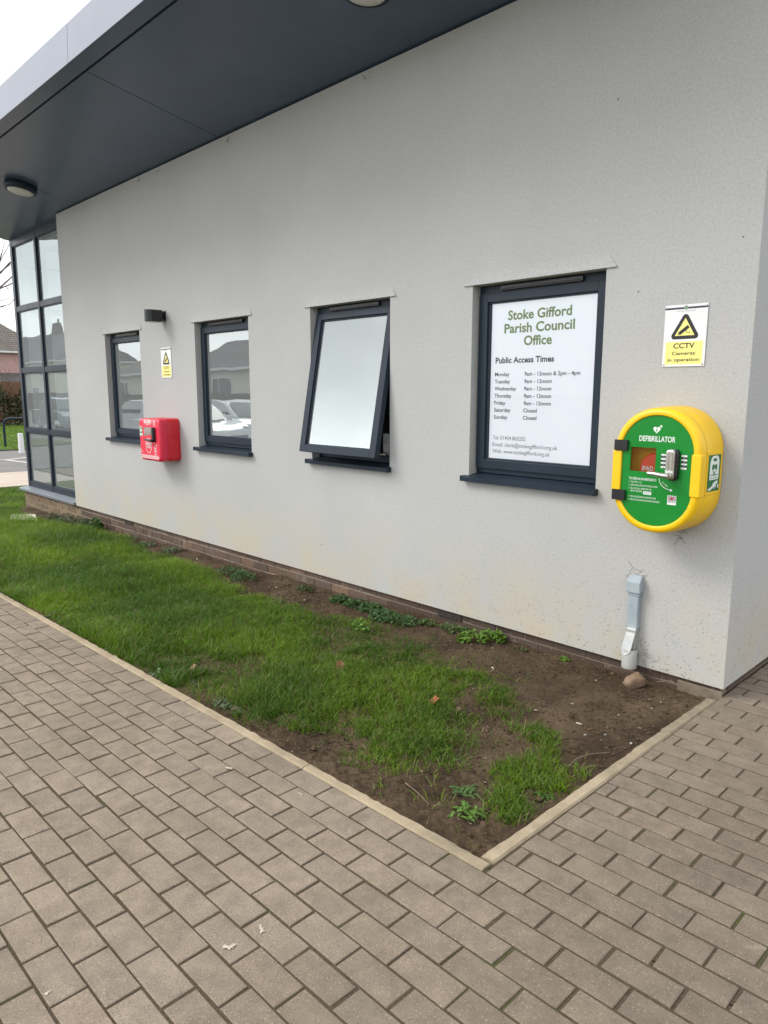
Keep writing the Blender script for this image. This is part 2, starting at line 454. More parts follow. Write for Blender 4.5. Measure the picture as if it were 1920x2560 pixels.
M_greywhite = noisy('weathered_white_plastic', (0.45, 0.47, 0.475), (0.56, 0.575, 0.57), 22, 0.55)
M_ring = noisy('grey_pipe_plastic', (0.31, 0.31, 0.295), (0.38, 0.38, 0.36), 14, 0.6)
M_white = noisy('white_enamel', (0.74, 0.75, 0.77), (0.80, 0.81, 0.82), 6, 0.35)
M_steel = coat('brushed_steel', (0.52, 0.51, 0.48), 0.3, 0.9)
M_lens = noisy('frosted_lens', (0.55, 0.56, 0.52), (0.66, 0.67, 0.63), 8, 0.35)

def plastic(name, a, b, rough=0.3):
    m = mat(name, a, rough, spec=0.5); t = NT(m); p = t.geo()
    t.color(t.mix(t.rng(t.noise(7, 5, 0.65, p), 0.35, 0.7), a, b))
    t.rough(t.rng(t.noise(6, 4, 0.6, p), 0.3, 0.7, rough - 0.02, rough + 0.06))
    t.bump(t.noise(320, 2, 0.5, p), 0.05, 0.001)
    return m
M_yellow = plastic('yellow_plastic', (0.83, 0.50, 0.003), (0.87, 0.55, 0.005), 0.36)
M_green = plastic('green_panel', (0.004, 0.20, 0.022), (0.006, 0.23, 0.028), 0.16)
M_dgreen = plastic('green_sticker', (0.010, 0.13, 0.030), (0.014, 0.15, 0.038), 0.35)
M_red = plastic('red_plastic', (0.58, 0.010, 0.024), (0.60, 0.012, 0.026), 0.26)
M_redpanel = plastic('red_print', (0.72, 0.022, 0.060), (0.76, 0.028, 0.07), 0.3)
M_redbag = plastic('red_orange_case', (0.72, 0.085, 0.025), (0.78, 0.10, 0.03), 0.5)
M_ink = mat('black_ink', (0.015, 0.015, 0.018), 0.6)
M_grey_ink = mat('grey_ink', (0.25, 0.28, 0.27), 0.6)
M_white_ink = mat('white_ink', (0.74, 0.80, 0.76), 0.5)
M_sign_yellow = mat('sign_yellow', (0.88, 0.80, 0.24), 0.4)
M_navy = mat('navy_ink', (0.02, 0.026, 0.06), 0.45)
M_crest = mat('crest_green', (0.20, 0.30, 0.20), 0.5)
M_flag_red = mat('flag_red', (0.42, 0.02, 0.04), 0.5)
M_flag_blue = mat('flag_blue', (0.02, 0.02, 0.07), 0.5)

def screen_mat(name, col, strength):
    m = mat(name, col, 0.5, spec=0.1); t = NT(m)
    t.b.inputs['Emission Color'].default_value = (*col, 1); t.b.inputs['Emission Strength'].default_value = strength
    return m, t
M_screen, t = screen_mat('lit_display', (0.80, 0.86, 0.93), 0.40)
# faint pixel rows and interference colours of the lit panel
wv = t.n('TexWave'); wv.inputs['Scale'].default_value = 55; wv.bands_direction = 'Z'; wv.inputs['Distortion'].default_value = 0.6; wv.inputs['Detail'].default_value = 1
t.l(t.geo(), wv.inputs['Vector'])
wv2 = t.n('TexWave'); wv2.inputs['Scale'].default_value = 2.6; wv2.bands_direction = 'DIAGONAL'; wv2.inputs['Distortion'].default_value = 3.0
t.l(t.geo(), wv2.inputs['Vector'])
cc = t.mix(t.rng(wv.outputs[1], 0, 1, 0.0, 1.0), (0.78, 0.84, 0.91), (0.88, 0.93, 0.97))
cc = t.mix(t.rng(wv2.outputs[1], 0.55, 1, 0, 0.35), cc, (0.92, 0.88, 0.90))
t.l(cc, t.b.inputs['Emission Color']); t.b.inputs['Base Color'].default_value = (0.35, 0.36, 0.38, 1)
M_scr_olive = mat('display_olive', (0.24, 0.31, 0.13), 0.6, spec=0.1)
M_scr_dark = mat('display_dark', (0.06, 0.065, 0.075), 0.6, spec=0.1)
M_scr_grey = mat('display_grey', (0.20, 0.22, 0.21), 0.6, spec=0.1)

# ================================================================ ground heights
def gz(x, y):
    return -0.0503 + 0.01813 * np.maximum(x, -17.0) - 0.01096 * np.clip(y, -6, 6)

def vnoise(x, y, seed=0):
    xi = np.floor(x).astype(np.int64); yi = np.floor(y).astype(np.int64)
    fx = x - xi; fy = y - yi
    fx = fx * fx * (3 - 2 * fx); fy = fy * fy * (3 - 2 * fy)
    def h(a, b):
        n = (a * 374761393 + b * 668265263 + seed * 974711) & 0x7fffffff
        n = ((n ^ (n >> 13)) * 1274126177) & 0x7fffffff
        return ((n ^ (n >> 16)) & 0xffff) / 65535.0
    return (h(xi, yi) * (1 - fx) + h(xi + 1, yi) * fx) * (1 - fy) + (h(xi, yi + 1) * (1 - fx) + h(xi + 1, yi + 1) * fx) * fy
def fbm(x, y, sc_, octv=4, seed=0):
    o = 0; a = 0.5
    for k in range(octv):
        o = o + a * vnoise(x * sc_ * 2 ** k + 17.3 * k, y * sc_ * 2 ** k - 9.1 * k, seed + k); a *= 0.5
    return o

KS = 0.0056
def kerb_in(x): return -1.8715 + KS * x
def kerb_out(x): return -1.9265 + KS * x
def soil_z(x, y):
    x = np.asarray(x, float); y = np.asarray(y, float)
    near = np.clip((y + 0.45) / 0.35, 0, 1)
    z = gz(x, y) - 0.018 + 0.030 * (fbm(x, y, 1.6, 3, 3) - 0.45) + 0.024 * (fbm(x, y, 9, 3, 5) - 0.45) + 0.013 * (fbm(x, y, 34, 3, 8) - 0.45)
    z = z + near * 0.030 * np.clip(fbm(x, y, 2.2, 3, 11) * 2.2 - 0.75, 0, 1)
    return z

# ================================================================ setting: ground sheets
def sheet(name, x0, x1, y0, y1, m, dz=0.0, nx=1, ny=1):
    xs = np.linspace(x0, x1, nx + 1); ys = np.linspace(y0, y1, ny + 1)
    X, Y = np.meshgrid(xs, ys); Z = gz(X, Y) + dz
    vs = np.stack([X.ravel(), Y.ravel(), Z.ravel()], 1)
    i = np.arange(nx * ny); r_ = i // nx; c_ = i % nx
    a = r_ * (nx + 1) + c_
    o = arr_mesh(name, vs, np.stack([a, a + 1, a + nx + 2, a + nx + 1], 1), m)
    return prop(o, kind='structure')

sheet('ground', -500, 400, -500, 500, M_ground, -0.16, 90, 100)
sheet('sand_bed', -16.2, 5.5, -6.0, -1.9, M_sand, -0.0045, 40, 10)
o = sheet('sand_bed', -0.014, 5.5, -1.896, 10.0, M_sand, -0.0045, 10, 20)
sheet('path', -16.6, -13.25, -1.9, 30, M_path, -0.004, 6, 30)
sheet('car_park', -34, -16.75, -6.0, 30, M_asphalt, -0.03, 30, 30)
sheet('car_park', -90, 5.5, -19.5, -6.05, M_asphalt, -0.02, 60, 10)
sheet('verge', -90, -24.0, -6.0, 60, M_lawn, 0.0, 40, 30)
sheet('verge', -90, 20, -60, -19.6, M_lawn, 0.0, 40, 10)
o = sheet('lawn', -13.2, -10.24, -1.93, 6.0, M_soil, -0.03, 30, 60)
def paint(o, val):
    me = o.data; a = me.color_attributes.new('tint', 'FLOAT_COLOR', 'POINT')
    a.data.foreach_set('color', np.tile(np.array([val, val, val, 1], np.float32), len(me.vertices)))
paint(o, 1.0)

def line_strip(pts, wdt):
    mb = MB()
    for (x0, y0), (x1, y1) in zip(pts[:-1], pts[1:]):
        d = Vector((x1 - x0, y1 - y0)); n = Vector((-d.y, d.x)).normalized() * wdt / 2
        q = [(x0 - n.x, y0 - n.y), (x1 - n.x, y1 - n.y), (x1 + n.x, y1 + n.y), (x0 + n.x, y0 + n.y)]
        mb.add([(a, b, float(gz(a, b)) - 0.024) for a, b in q], [(0, 1, 2, 3)])
    return prop(mb.build('road_marking', M_line), kind='structure')
line_strip([(-20.9, 1.6), (-20.5, 2.8), (-18.6, 3.1), (-17.2, 3.35)], 0.1)
line_strip([(-20.5, 2.9), (-21.3, 4.0), (-22.2, 5.4)], 0.1)

# ---------------------------------------------------------------- paving blocks, laid one by one
BX, BY = 0.19567, 0.09755
def make_pavers():
    TH = 0.0056; ct, st_ = math.cos(TH), math.sin(TH)
    boxes = []
    def add(u0, u1, v):
        gx = random.uniform(0.0032, 0.0052); gy = random.uniform(0.0026, 0.0042)
        x0 = u0 * BX + gx; x1 = u1 * BX - gx
        y1 = -v * BY - gy; y0 = -(v + 1) * BY + gy
        boxes.append((x0, x1, y0, y1))
    for v in range(0, 41):
        off = 0.0 if v % 2 == 0 else 0.5
        for k in range(-82, 27): add(k + off, k + off + 1, v)
    u_edge = (-0.004 + 0.1449) / BX
    for v in range(-115, 0):
        off = 0.0 if v % 2 == 0 else 0.5
        sh = random.uniform(-0.06, 0.06)
        us = [k + off + sh for k in range(-2, 27)]
        us = [u for u in us if u > u_edge + 0.12]
        add(u_edge, us[0], v)
        for a, b in zip(us[:-1], us[1:]): add(a, b, v)
    n = len(boxes)
    B_ = np.array(boxes)
    jit = rng.normal(0, 0.0009, (n, 4)); B_ = B_ + jit
    ch = 0.0022
    lx = np.stack([B_[:, 0], B_[:, 1], B_[:, 1], B_[:, 0]], 1); ly = np.stack([B_[:, 2], B_[:, 2], B_[:, 3], B_[:, 3]], 1)
    ix = np.stack([B_[:, 0] + ch, B_[:, 1] - ch, B_[:, 1] - ch, B_[:, 0] + ch], 1); iy = np.stack([B_[:, 2] + ch, B_[:, 2] + ch, B_[:, 3] - ch, B_[:, 3] - ch], 1)
    chip = np.where(rng.uniform(0, 1, (n, 4)) < 0.10, rng.uniform(0.002, 0.007, (n, 4)), rng.uniform(0, 0.0012, (n, 4)))     # worn corners
    sxn = np.array([1, -1, -1, 1]); syn = np.array([1, 1, -1, -1])
    ix = ix + sxn * chip; iy = iy + syn * chip * 0.8; lx = lx + sxn * chip * 0.7; ly = ly + syn * chip * 0.5
    rot = rng.normal(0, 0.004, n)
    cx = lx.mean(1, keepdims=True); cy = ly.mean(1, keepdims=True)
    def world(a, b):
        a_ = cx + (a - cx) * np.cos(rot)[:, None] - (b - cy) * np.sin(rot)[:, None]
        b_ = cy + (a - cx) * np.sin(rot)[:, None] + (b - cy) * np.cos(rot)[:, None]
        return -0.14488 + a_ * ct - b_ * st_, -1.9290 + a_ * st_ + b_ * ct
    dz = np.clip(rng.normal(0, 0.0009, (n, 1)), -0.0013, 0.0016); tx = np.clip(rng.normal(0, 0.004, (n, 1)), -0.006, 0.006); ty = np.clip(rng.normal(0, 0.004, (n, 1)), -0.008, 0.008)
    rings = []
    for (a, b, h) in ((ix, iy, 0.0), (lx, ly, -ch * 0.8), (lx, ly, -0.045)):
        X, Y = world(a, b)
        Z = gz(X, Y) + h + dz + tx * (a - cx) + ty * (b - cy)
        rings.append(np.stack([X, Y, Z], 2))
    V = np.concatenate(rings, 1)           # n,12,3
    fl = [[0, 1, 2, 3]]
    for k in range(4):
        j = (k + 1) % 4
        fl += [[4 + k, 4 + j, j, k], [8 + k, 8 + j, 4 + j, 4 + k]]
    fl = np.array(fl)
    F = (np.arange(n)[:, None, None] * 12 + fl[None]).reshape(-1, 4)
    base = np.array([0.245, 0.198, 0.151])
    tone = 1 + rng.normal(0, 0.045, (n, 1)); warm = rng.normal(0, 0.009, (n, 1))
    colr = base * tone * np.concatenate([1 + warm, np.ones((n, 1)), 1 - warm], 1)
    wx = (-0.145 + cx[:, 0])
    right = np.clip((wx + 0.45) / 0.9, 0, 1)[:, None]      # shade over the side path painted into the block tints
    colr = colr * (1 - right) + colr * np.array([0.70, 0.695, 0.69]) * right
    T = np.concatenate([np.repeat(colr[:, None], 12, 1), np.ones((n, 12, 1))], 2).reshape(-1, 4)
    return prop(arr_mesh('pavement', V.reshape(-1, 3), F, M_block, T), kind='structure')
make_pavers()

# ---------------------------------------------------------------- kerb edging: long concrete strips with weathered edges
def kerb_run(mb, p0, p1, inner, wdt=0.046):
    """strip from p0 to p1 along the paving edge; inner = unit normal towards the bed"""
    n = max(2, int((Vector(p1) - Vector(p0)).length / 0.03))
    prof = [(0.0, -0.06), (0.0, -0.004), (0.006, 0.004), (wdt - 0.007, 0.004), (wdt, -0.004), (wdt, -0.06)]
    vs = []
    for i in range(n + 1):
        f = i / n; x = p0[0] + (p1[0] - p0[0]) * f; y = p0[1] + (p1[1] - p0[1]) * f
        for (a, h) in prof:
            if a > 0.01: a = a + random.gauss(0, 0.0022) - (0.013 if h > 0 and random.random() < 0.07 else 0)
            vs.append((x + inner[0] * a, y + inner[1] * a, float(gz(x, y)) + h + random.gauss(0, 0.0006)))
    k = len(prof)
    fs = [(i * k + j, i * k + j + 1, (i + 1) * k + j + 1, (i + 1) * k + j) for i in range(n) for j in range(k - 1)]
    if inner[1] > 0.5: fs = [f[::-1] for f in fs]
    mb.add(vs, fs, 0, False)
    for e in (0, n): mb.add(vs[e * k:e * k + k], [list(range(k))], 0, False)
mb = MB()
xs = [-0.012, -0.93, -1.87, -2.78, -3.70, -4.61, -5.53, -6.44, -7.36, -8.27, -9.19, -10.1, -11.0, -11.9, -13.2]
for a, b in zip(xs[:-1], xs[1:]):
    kerb_run(mb, (a - 0.003, kerb_out(a)), (b + 0.003, kerb_out(b)), (0, 1))
ys = [-1.868, -0.955, -0.10, -0.012]
ys = [-1.872, -0.985, -0.16, -0.045]
for a, b in zip(ys[:-1], ys[1:]):
    kerb_run(mb, (-0.010, a + 0.0015), (-0.010, b - 0.0015), (-1, 0), 0.050)
ys = [-1.9, 0.0, 2.0, 4.0, 6.0]
for a, b in zip(ys[:-1], ys[1:]):
    kerb_run(mb, (-13.25, a + 0.002), (-13.25, b - 0.002), (1, 0))
prop(mb.build('kerb', M_kerb), kind='structure')

# ---------------------------------------------------------------- soil bed
MAIN = [(-8.46, -0.38), (-7.57, -0.25), (-7.26, -0.18), (-6.36, -0.24), (-5.91, -0.34), (-5.23, -0.33), (-4.61, -0.35), (-4.14, -0.39), (-3.64, -0.52), (-3.48, -0.75), (-3.34, -0.52), (-2.95, -0.5), (-2.48, -0.53), (-2.25, -0.44), (-2.13, -0.42), (-1.91, -0.5), (-1.72, -0.47), (-1.47, -0.45), (-1.3, -0.49), (-1.15, -0.53), (-1.05, -0.59), (-0.98, -0.72), (-0.98, -0.85), (-0.88, -1.02), (-0.75, -1.12), (-0.64, -1.29), (-0.53, -1.42), (-0.59, -1.48), (-0.68, -1.52), (-0.67, -1.59), (-0.73, -1.63), (-0.83, -1.58), (-0.81, -1.68), (-1.0, -1.48), (-1.28, -1.66), (-1.47, -1.82), (-1.62, -1.82), (-1.92, -1.84), (-2.25, -1.87), (-2.61, -1.88), (-3.09, -1.9), (-3.77, -1.9), (-4.88, -1.91), (-10.3, -1.94), (-10.3, -0.1), (-9.4, -0.35)]
STRIP = [(-0.98, -0.66), (-0.84, -0.65), (-0.7, -0.79), (-0.53, -0.9), (-0.37, -0.94), (-0.29, -1.06), (-0.26, -1.15), (-0.41, -1.08), (-0.53, -1.0), (-0.69, -0.94), (-0.84, -0.85)]
PATCH = [(-0.37, -1.29), (-0.34, -1.17), (-0.27, -1.13), (-0.13, -1.17), (-0.10, -1.34), (-0.12, -1.5), (-0.12, -1.57), (-0.16, -1.65), (-0.24, -1.6), (-0.28, -1.5)]
TUFT = [(-0.48, -1.65), (-0.46, -1.58), (-0.31, -1.72), (-0.35, -1.77)]
def inside(poly, x, y):
    r_ = np.zeros(x.shape, bool); n = len(poly)
    for i in range(n):
        x0, y0 = poly[i]; x1, y1 = poly[(i + 1) % n]
        if y0 == y1: continue
        c_ = ((y0 > y) != (y1 > y)) & (x < (x1 - x0) * (y - y0) / (y1 - y0) + x0)
        r_ ^= c_
    return r_
def edge_dist(poly, x, y):
    d = np.full(x.shape, 9.0); n = len(poly)
    for i in range(n):
        ax, ay = poly[i]; bx, by = poly[(i + 1) % n]
        L2 = (bx - ax) ** 2 + (by - ay) ** 2 + 1e-9
        tt = np.clip(((x - ax) * (bx - ax) + (y - ay) * (by - ay)) / L2, 0, 1)
        d = np.minimum(d, np.hypot(x - ax - tt * (bx - ax), y - ay - tt * (by - ay)))
    return d

def make_soil():
    xs = np.concatenate([np.linspace(-10.25, -4, 280)[:-1], np.linspace(-4, -2, 140)[:-1], np.linspace(-2, -0.066, 230)])
    ts = np.linspace(0, 1, 190)
    X, T_ = np.meshgrid(xs, ts)
    Y = (kerb_in(X) - 0.004) * (1 - T_) + 0.05 * T_
    Z = soil_z(X, Y)
    cl = fbm(X, Y, 22, 4, 31) - 0.47
    rough = np.clip(fbm(X, Y, 1.1, 2, 41) * 2.4 - 0.8, 0.1, 1)
    front = np.clip((-Y - 1.15) / 0.3, 0, 1) * np.clip((X + 2.2) / 0.6, 0, 1)
    cl2 = fbm(X, Y, 48, 3, 37) - 0.46
    Z = Z + (0.040 * rough + 0.055 * front) * np.clip(cl, -0.1, 0.3) + (0.008 + 0.022 * front) * np.clip(cl2, -0.1, 0.3)
    V = np.stack([X.ravel(), Y.ravel(), Z.ravel()], 1)
    ny, nx = X.shape
    i = np.arange((ny - 1) * (nx - 1)); a = (i // (nx - 1)) * nx + i % (nx - 1)
    g = np.where(inside(MAIN, X, Y), np.clip(edge_dist(MAIN, X, Y) / 0.12, 0, 1), 0) * np.clip(fbm(X, Y, 3, 3, 21) * 3 - 0.6, 0, 1)
    g = g.ravel()
    tint = np.stack([g, g, g, np.ones_like(g)], 1)
    return prop(arr_mesh('soil', V, np.stack([a, a + 1, a + nx + 1, a + nx], 1), M_soil, tint, True), kind='structure')
make_soil()

# ================================================================ grass
def blades(name, px, py, pz, hgt, lean, wid, colr, parent=None):
    n = len(px)
    th = rng.uniform(0, 2 * np.pi, n); ld = rng.uniform(0, 2 * np.pi, n)
    wx = np.cos(th) * wid / 2; wy = np.sin(th) * wid / 2
    lx = np.cos(ld) * lean; ly = np.sin(ld) * lean
    V = np.empty((n, 7, 3))
    for k, (f, wf) in enumerate(((0, 1.0), (0.45, 0.85), (0.8, 0.5))):
        sx = lx * f ** 1.9; sy = ly * f ** 1.9; hz = hgt * (f - 0.22 * f ** 3 * np.minimum(lean / np.maximum(hgt, 1e-3), 1.4))
        V[:, 2 * k, 0] = px + sx - wx * wf; V[:, 2 * k, 1] = py + sy - wy * wf; V[:, 2 * k, 2] = pz + hz
        V[:, 2 * k + 1, 0] = px + sx + wx * wf; V[:, 2 * k + 1, 1] = py + sy + wy * wf; V[:, 2 * k + 1, 2] = pz + hz
    V[:, 6, 0] = px + lx; V[:, 6, 1] = py + ly; V[:, 6, 2] = pz + hgt * (1 - 0.3 * np.minimum(lean / np.maximum(hgt, 1e-3), 1.6))
    base = np.arange(n)[:, None] * 7
    F = np.concatenate([base + np.array([a]) for a in ((0, 1, 3), (0, 3, 2), (2, 3, 5), (2, 5, 4), (4, 5, 6))], 0)
    T = np.repeat(np.concatenate([colr, np.ones((n, 1))], 1)[:, None], 7, 1).reshape(-1, 4)
    return arr_mesh(name, V.reshape(-1, 3), F, M_grass, T)

def grass_colour(n, x, y, dry=0.1):
    mixv = np.clip(fbm(x, y, 1.7, 3, 61) * 2.2 - 0.6 + rng.normal(0, 0.22, n), 0, 1)[:, None]
    c_ = np.array([0.070, 0.165, 0.012]) * (1 - mixv) + np.array([0.215, 0.350, 0.020]) * mixv
    far = np.clip((-x - 1.2) / 3.2, 0, 1)[:, None]
    c_ = c_ * (0.76 + 0.24 * far) * (1 + rng.normal(0, 0.18, (n, 1)))
    d = rng.uniform(0, 1, n) < dry
    c_[d] = np.array([0.24, 0.20, 0.085]) * (0.7 + 0.5 * rng.uniform(0, 1, (d.sum(), 1)))
    return np.clip(c_, 0.005, 1)

def make_grass():
    parts = []
    # candidate points grow in tufts
    def scatter(x0, x1, y0, y1, n):
        nt_ = n // 9
        tx = rng.uniform(x0, x1, nt_); ty = rng.uniform(y0, y1, nt_)
        k = rng.integers(0, nt_, n)
        return tx[k] + rng.normal(0, 0.014, n), ty[k] + rng.normal(0, 0.014, n), k
    PX, PY, H_, LN = [], [], [], []
    for (x0, x1, n) in ((-2.4, -0.4, 105000), (-4.9, -2.4, 105000), (-10.3, -4.9, 120000)):
        x, y, k = scatter(x0, x1, -1.95, -0.05, n)
        ins = inside(MAIN, x, y); ed = edge_dist(MAIN, x, y)
        wob = (fbm(x, y, 5, 3, 71) - 0.44) * 0.26
        sd = np.where(ins, ed, -ed) + wob
        dens = np.clip(sd / 0.18 + 0.58, 0, 1) ** 1.2
        bare = np.clip((fbm(x, y, 2.6, 3, 81) - 0.30) * 7, 0.22, 1)
        bare = np.where(x < -2.6, np.maximum(bare, 0.75), bare)
        bare = np.where((x > -1.5), bare * np.clip((fbm(x, y, 6.5, 3, 84) - 0.20) * 6, 0.22, 1.0), bare)
        keep = (rng.uniform(0, 1, n) < dens * bare) & (y > kerb_in(x) + 0.012) & (x < -0.08)
        x, y, dn = x[keep], y[keep], (dens * bare)[keep]
        tall = 0.038 + 0.060 * np.clip(fbm(x, y, 1.3, 3, 91) * 2 - 0.45, 0, 1) + 0.018 * np.clip((-x - 2) / 4, 0, 1)
        PX.append(x); PY.append(y); H_.append(tall * rng.uniform(0.55, 1.45, len(x)) * (0.6 + 0.4 * dn))
    for poly, n, hh in ((STRIP, 10500, 0.050), (PATCH, 6000, 0.044), (TUFT, 420, 0.06)):
        P_ = np.array(poly); x0, y0 = P_.min(0) - 0.03; x1, y1 = P_.max(0) + 0.03
        x, y, k = scatter(x0, x1, y0, y1, n)
        sd = np.where(inside(poly, x, y), 1, -1) * edge_dist(poly, x, y) + (fbm(x, y, 9, 2, 73) - 0.42) * 0.16
        keep = (rng.uniform(0, 1, n) < np.clip(sd / 0.12 + 0.58, 0, 1) * np.clip((fbm(x, y, 7, 2, 75) - 0.24) * 7, 0.08, 1)) & (x < -0.075)
        x, y = x[keep], y[keep]
        PX.append(x); PY.append(y); H_.append(hh * rng.uniform(0.5, 1.4, len(x)))
    x = rng.uniform(-3, -0.08, 5200); y = rng.uniform(-1.85, -0.05, 5200)      # stray blades in the bare soil
    keep = (fbm(x, y, 6, 2, 77) > 0.50) & (edge_dist(MAIN, x, y) < 0.45 + 0.3 * rng.uniform(-1, 1, 5200)) & ((x < -0.75) | (y < -0.85))
    PX.append(x[keep]); PY.append(y[keep]); H_.append(rng.uniform(0.015, 0.05, keep.sum()))
    x = np.concatenate(PX); y = np.concatenate(PY); h = np.concatenate(H_)
    n = len(x)
    o = blades('grass', x, y, soil_z(x, y) - 0.004, h, h * rng.uniform(0.2, 1.25, n), rng.uniform(0.0022, 0.0052, n), grass_colour(n, x, y, 0.09))
    prop(o, 'long tufted green grass growing in the soil bed along the wall', 'grass', kind='stuff')
    # dead thatch lying flat among the living blades
    n = 15000
    x = rng.uniform(-6, -0.1, n); y = rng.uniform(-1.86, -0.1, n)
    near = np.where(inside(MAIN, x, y), 1.0, np.clip(1 - edge_dist(MAIN, x, y) / 0.5, 0, 1) * 0.6)
    keep = rng.uniform(0, 1, n) < near
    x, y = x[keep], y[keep]; n = len(x)
    h = rng.uniform(0.006, 0.014, n)
    cd = np.array([0.20, 0.165, 0.085]) * rng.uniform(0.45, 1.25, (n, 1))
    o = blades('dead_grass', x, y, soil_z(x, y) - 0.001, h, rng.uniform(0.02, 0.06, n), rng.uniform(0.0015, 0.0032, n), cd)
    prop(o, 'dead straw coloured grass lying flat on the soil of the bed', 'grass', kind='stuff')
    # crumbs of earth and grit
    n = 9000
    x = rng.uniform(-4.5, -0.09, n); y = rng.uniform(-1.85, -0.01, n)
    keep = (~inside(MAIN, x, y) | (rng.uniform(0, 1, n) < 0.12)) & (fbm(x, y, 3.5, 3, 55) > 0.36)
    x, y = x[keep], y[keep]; n = len(x)
    r_ = rng.uniform(0.0022, 0.0085, n) * np.where(rng.uniform(0, 1, n) < 0.07, 2.0, 1)
    dirs = np.array([(1, 0, 0), (0.3, 0.95, 0), (-0.8, 0.6, 0), (-0.8, -0.6, 0), (0.3, -0.95, 0), (0, 0, 1), (0, 0, -1)], float)
    V = dirs[None] * r_[:, None, None] * rng.uniform(0.7, 1.3, (n, 7, 1))
    V[:, :, 2] *= 0.7
    a = rng.uniform(0, 6.28, n)[:, None]; vx = V[:, :, 0] * np.cos(a) - V[:, :, 1] * np.sin(a); vy = V[:, :, 0] * np.sin(a) + V[:, :, 1] * np.cos(a)
    V = np.stack([vx + x[:, None], vy + y[:, None], V[:, :, 2] + (soil_z(x, y) + 0.004)[:, None]], 2)
    fl = np.array([(k, (k + 1) % 5, 5) for k in range(5)] + [((k + 1) % 5, k, 6) for k in range(5)])
    F = (np.arange(n)[:, None, None] * 7 + fl[None]).reshape(-1, 3)
    pale = rng.uniform(0, 1, n) < 0.03
    c_ = np.where(pale[:, None], np.array([0.24, 0.195, 0.15]), np.array([0.085, 0.058, 0.037])) * rng.uniform(0.6, 1.4, (n, 1))
    T = np.repeat(np.concatenate([c_, np.ones((n, 1))], 1)[:, None], 7, 1).reshape(-1, 4)
    o = arr_mesh('soil_crumbs', V.reshape(-1, 3), F, tint_mat('earth_crumb', 0.95, 0.1), T)
    prop(o, 'dark crumbs of earth and grit scattered over the bare soil', 'soil', kind='stuff')
    n = 42000
    x = rng.uniform(-13.2, -10.2, n); y = rng.uniform(-1.9, 2.6, n)
    h = 0.05 * rng.uniform(0.5, 1.5, n)
    o = blades('grass', x, y, gz(x, y) - 0.034, h, h * rng.uniform(0.2, 1.2, n), rng.uniform(0.004, 0.008, n), grass_colour(n, x, y, 0.08))
    prop(o, 'short green grass growing round the far corner of the building', 'grass', kind='stuff')
    n = 36000
    x = rng.uniform(-42, -24, n); y = rng.uniform(1.5, 16, n)
    h = 0.09 * rng.uniform(0.5, 1.4, n)
    o = blades('grass', x, y, gz(x, y) - 0.01, h, h * rng.uniform(0.2, 1.2, n), rng.uniform(0.012, 0.03, n), grass_colour(n, x, y, 0.05))
    prop(o, 'mown grass verge growing beyond the car park below the hedge', 'grass', kind='stuff')
make_grass()

